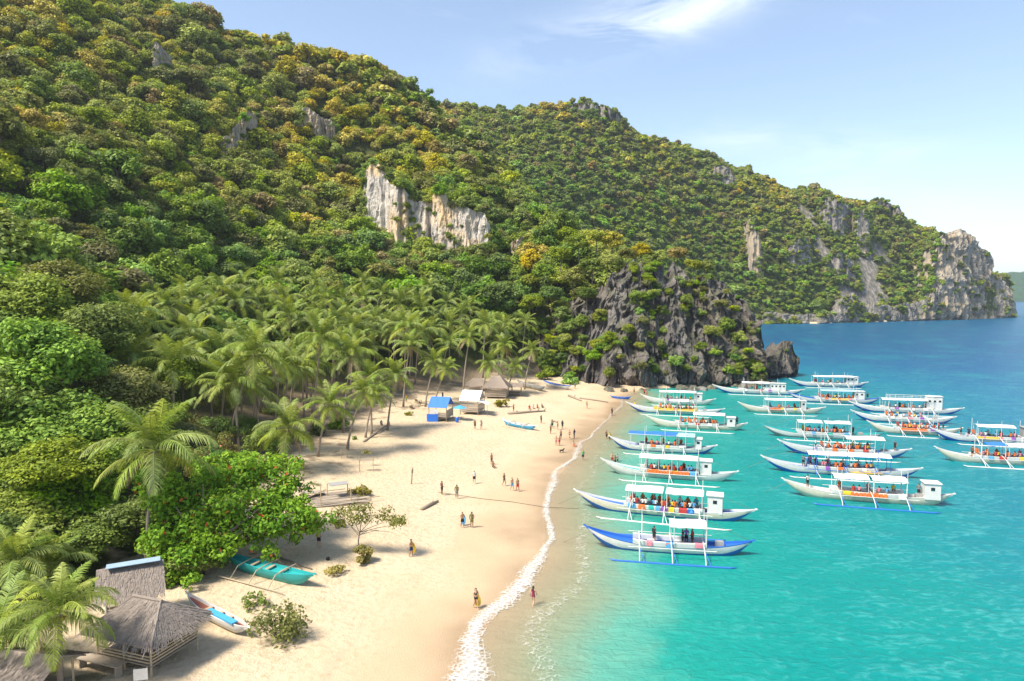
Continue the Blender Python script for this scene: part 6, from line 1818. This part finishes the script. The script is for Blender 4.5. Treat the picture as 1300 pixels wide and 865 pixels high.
drm = empty('water_drum', (p.x + 3.2, p.y - 2.4, p.z), 0, 'blue plastic drum at the corner of the tarp hut', 'drum')
MB().tube([(0, 0, 0), (0, 0, 0.1), (0, 0, 0.45), (0, 0, 0.8), (0, 0, 0.9)], [0.27, 0.31, 0.33, 0.31, 0.27], 12).build('barrel', BTARP, drm)
MB().tube([(0, 0, 0.9), (0, 0, 0.95)], 0.22, 12).build('lid', WHITE, drm)
# hut with white roof
h = hut_at(600, 521, 2.0, R(-14), 'raised hut with white sheet roof and bamboo walls', 'white_roofed_hut')
gable_roof(h, 3.6, 4.4, 2.9, 4.7, TARP, 0.25, 'roof', 0.06)
posts(h, 3.6, 4.4, 3.0, WOOD)
planks(h, 3.6, 4.4, 0.7, PLANK, 8)
for j in range(5):
    MB().box((0, -2.2, 0.75 + 0.32 * j), (3.5, 0.06, 0.24)).build('wall_board', PLANK, h)
    MB().box((1.82, 0, 0.75 + 0.32 * j), (0.06, 4.2, 0.24)).build('wall_board', PLANK, h)
for j in range(5):
    y = -1.6 + 0.8 * j
    hh = 1.7 * (1 - abs(y) / 2.45)
    MB().box((1.84, y, 2.9 + hh / 2), (0.05, 0.7, hh)).build('gable_board', PLANK, h)
MB().box((2.9, -1.2, 2.55), (1.9, 2.2, 0.05), 0, 0.35).build('awning', TARP, h)
MB().tube([(3.7, -2.2, 0), (3.7, -2.2, 2.25)], 0.04, 5).build('awning_post', WOOD, h)
# far thatched huts at the end of the grove
h = hut_at(631, 500, 2.2, R(-8), 'brown thatched hut with steep roof at the far end of the grove')
hip_roof(h, 5.2, 4.6, 2.5, 5.0, 1.2, THATCH, 0.4)
posts(h, 4.8, 4.2, 2.6, WOOD)
for j in range(5):
    MB().box((0, -2.15, 0.5 + 0.42 * j), (4.7, 0.06, 0.34)).build('wall_board', PLANK, h)
    MB().box((2.42, 0, 0.5 + 0.42 * j), (0.06, 4.1, 0.34)).build('wall_board', PLANK, h)
planks(h, 4.8, 4.2, 0.3, PLANK, 6)
h = hut_at(650, 497, 2.2, R(-4), 'open bamboo shelter next to the steep thatched hut', 'open_shelter')
gable_roof(h, 4.6, 3.2, 2.2, 2.9, THATCH, 0.3)
posts(h, 4.4, 3.0, 2.3, WOOD, mid=True)
planks(h, 4.4, 3.0, 0.6, PLANK, 6)
MB().box((0, -1.5, 1.1), (4.3, 0.06, 0.2)).build('rail_slat', PLANK, h)
h = hut_at(606, 492, 2.2, R(10), 'low brown thatched roof behind the white roofed hut', 'low_thatched_hut')
hip_roof(h, 4.6, 4.0, 1.5, 3.1, 1.6, THATCH, 0.3)
posts(h, 4.2, 3.6, 1.6, WOOD)
for j in range(3):
    MB().box((0, -1.85, 0.3 + 0.4 * j), (4.1, 0.06, 0.32)).build('wall_board', PLANK, h)

# broken bamboo platform on the sand
p = on_z(428, 628, 2.0); g = float(ground(p[0], p[1]))
h = empty('bamboo_platform', (p[0], p[1], g), R(24), 'collapsed grey bamboo platform with bare frame on the sand', 'platform')
rs = np.random.default_rng(77)
for k in range(16):
    MB().box((rs.uniform(-0.4, 0.4), -2.4 + 4.8 * k / 15, 0.22 + 0.05 * rs.random()), (rs.uniform(5.5, 8.5), 0.24, 0.05), rs.uniform(-0.05, 0.05), rs.uniform(-0.02, 0.02)).build('floor_plank', PLANK, h)
for x, y, hh in [(-2.2, -2.2, 2.8), (1.2, -2.0, 1.7), (1.4, 1.2, 1.9), (-0.9, 1.4, 1.7), (3.0, 0.0, 1.5), (-3.6, 1.8, 1.2)]:
    MB().tube([(x, y, -0.2), (x + rs.uniform(-0.1, 0.1), y, hh)], 0.055, 6).build('post', BAMBOO, h)
for a, b in [((1.2, -2.0, 1.65), (1.4, 1.2, 1.85)), ((1.4, 1.2, 1.8), (-0.9, 1.4, 1.65)), ((-2.2, -2.2, 0.5), (4.6, -1.6, 0.35)), ((-3.9, 2.2, 0.6), (1.4, 2.6, 0.5)), ((-4.4, -0.4, 0.5), (-1.0, 1.8, 0.9))]:
    MB().tube([a, b], 0.06, 6).build('beam', BAMBOO, h)
MB().box((0.3, 0.6, 1.78), (2.2, 1.4, 0.05), 0.05).build('table_top', GREY, h)
MB().box((-2.6, 1.9, 0.75), (2.8, 1.3, 0.06), 0.3, 0.15).build('fallen_panel', PLANK, h)
def stand_frame(px, py, w, hh, label, plant=False):
    p = on_z(px, py, 2.0); g = float(ground(p[0], p[1]))
    o = empty('bamboo_stand', (p[0], p[1], g), 0.2, label, 'stand')
    for x, y in ((-w / 2, -0.3), (w / 2, -0.3), (w / 2, 0.4), (-w / 2, 0.4)):
        MB().tube([(x, y, -0.2), (x, y, hh * (1.25 if x < 0 and y < 0 else 1))], 0.045, 5).build('leg', BAMBOO, o)
    for y in (-0.3, 0.4):
        MB().tube([(-w / 2 - 0.15, y, hh * 0.85), (w / 2 + 0.15, y, hh * 0.85)], 0.045, 5).build('rail', BAMBOO, o)
    for k in range(4):
        MB().box((0, -0.25 + 0.2 * k, hh * 0.9), (w, 0.12, 0.03)).build('slat', PLANK, o)
    return o, (p[0], p[1], g)
stand_frame(465, 592, 1.8, 1.7, 'bamboo stand with a leafy pot on top beside the platform')
stand_frame(437, 578, 0.8, 1.1, 'small bamboo stool below the palms')
p = on_z(466, 577, 3.0); leafy('potted_plant', 'leafy plant on top of the bamboo stand', 'plant', (p[0], p[1], float(ground(p[0], p[1])) + 1.55), np.random.default_rng(5).normal(size=(8, 3)) * np.array([0.3, 0.2, 0.15]) + np.array([0, 0, 0.35]), np.full(8, 0.25), 160, 0.1, 'grass', 99, [([(0, 0, 0), (0, 0, 0.4)], [0.03, 0.02])])
# loungers under the palms
for k, (px, py) in enumerate([(527, 512), (537, 510), (531, 507), (523, 515)]):
    p = on_z(px, py, 2.2); g = float(ground(p[0], p[1]))
    o = empty('wooden_lounger', (p[0], p[1], g), 0.3 + 0.4 * k, 'brown wooden lounger under the palms behind the blue tarp hut', 'lounger', 'loungers under the palms')
    MB().box((0, 0, 0.4), (1.9, 0.7, 0.08)).build('seat', WOOD, o)
    MB().box((-0.8, 0, 0.7), (0.7, 0.7, 0.06), 0, 0.9).build('backrest', WOOD, o)
    for x, y in ((-0.8, -0.28), (-0.8, 0.28), (0.8, -0.28), (0.8, 0.28)):
        MB().box((x, y, 0.18), (0.07, 0.07, 0.38)).build('leg', WOOD, o)
# boulders at the foot of the crag
for k in range(26):
    px = rng.uniform(770, 985); py = np.interp(px, [770, 850, 900, 985], [497, 495.5, 493.5, 488]) + rng.uniform(-1, 2)
    p = on_z(px, py, 0.0)
    s = rng.uniform(0.5, 1.5)
    rs = np.random.default_rng(3000 + k)
    V, Fs = [], []
    nu, nv = 9, 6
    for i in range(nv):
        th = math.pi * i / (nv - 1)
        for j in range(nu):
            ph = 2 * math.pi * j / nu
            rr = s * (0.75 + 0.5 * rs.random())
            V.append((rr * math.sin(th) * math.cos(ph) * 1.3, rr * math.sin(th) * math.sin(ph), rr * math.cos(th) * 0.7))
    for i in range(nv - 1):
        for j in range(nu):
            Fs.append((i * nu + j, (i + 1) * nu + j, (i + 1) * nu + (j + 1) % nu, i * nu + (j + 1) % nu))
    tag(MB().add(V, Fs).build('boulder', ROCK_GREY, None, (p[0], p[1], max(0, float(ground(p[0], p[1]))) + 0.1), (0, 0, rs.uniform(0, 6))), 'weathered grey boulder at the foot of the dark crag', 'rock', 'boulders below the crag')

# ================================================================== AIR
m = NT('haze_air')
pv = m.n('ShaderNodeVolumePrincipled', {'Color': (0.80, 0.89, 1.0, 1), 'Density': 0.00010, 'Anisotropy': 0.2})
m.t.links.new(pv.outputs[0], m.out.inputs['Volume'])
m.t.nodes.remove(m.b)
tag(MB().box((0, 4700, 155), (24000, 9700, 330)).build('haze', m.m), 'thin pale sea haze filling the air', None, None, 'stuff')
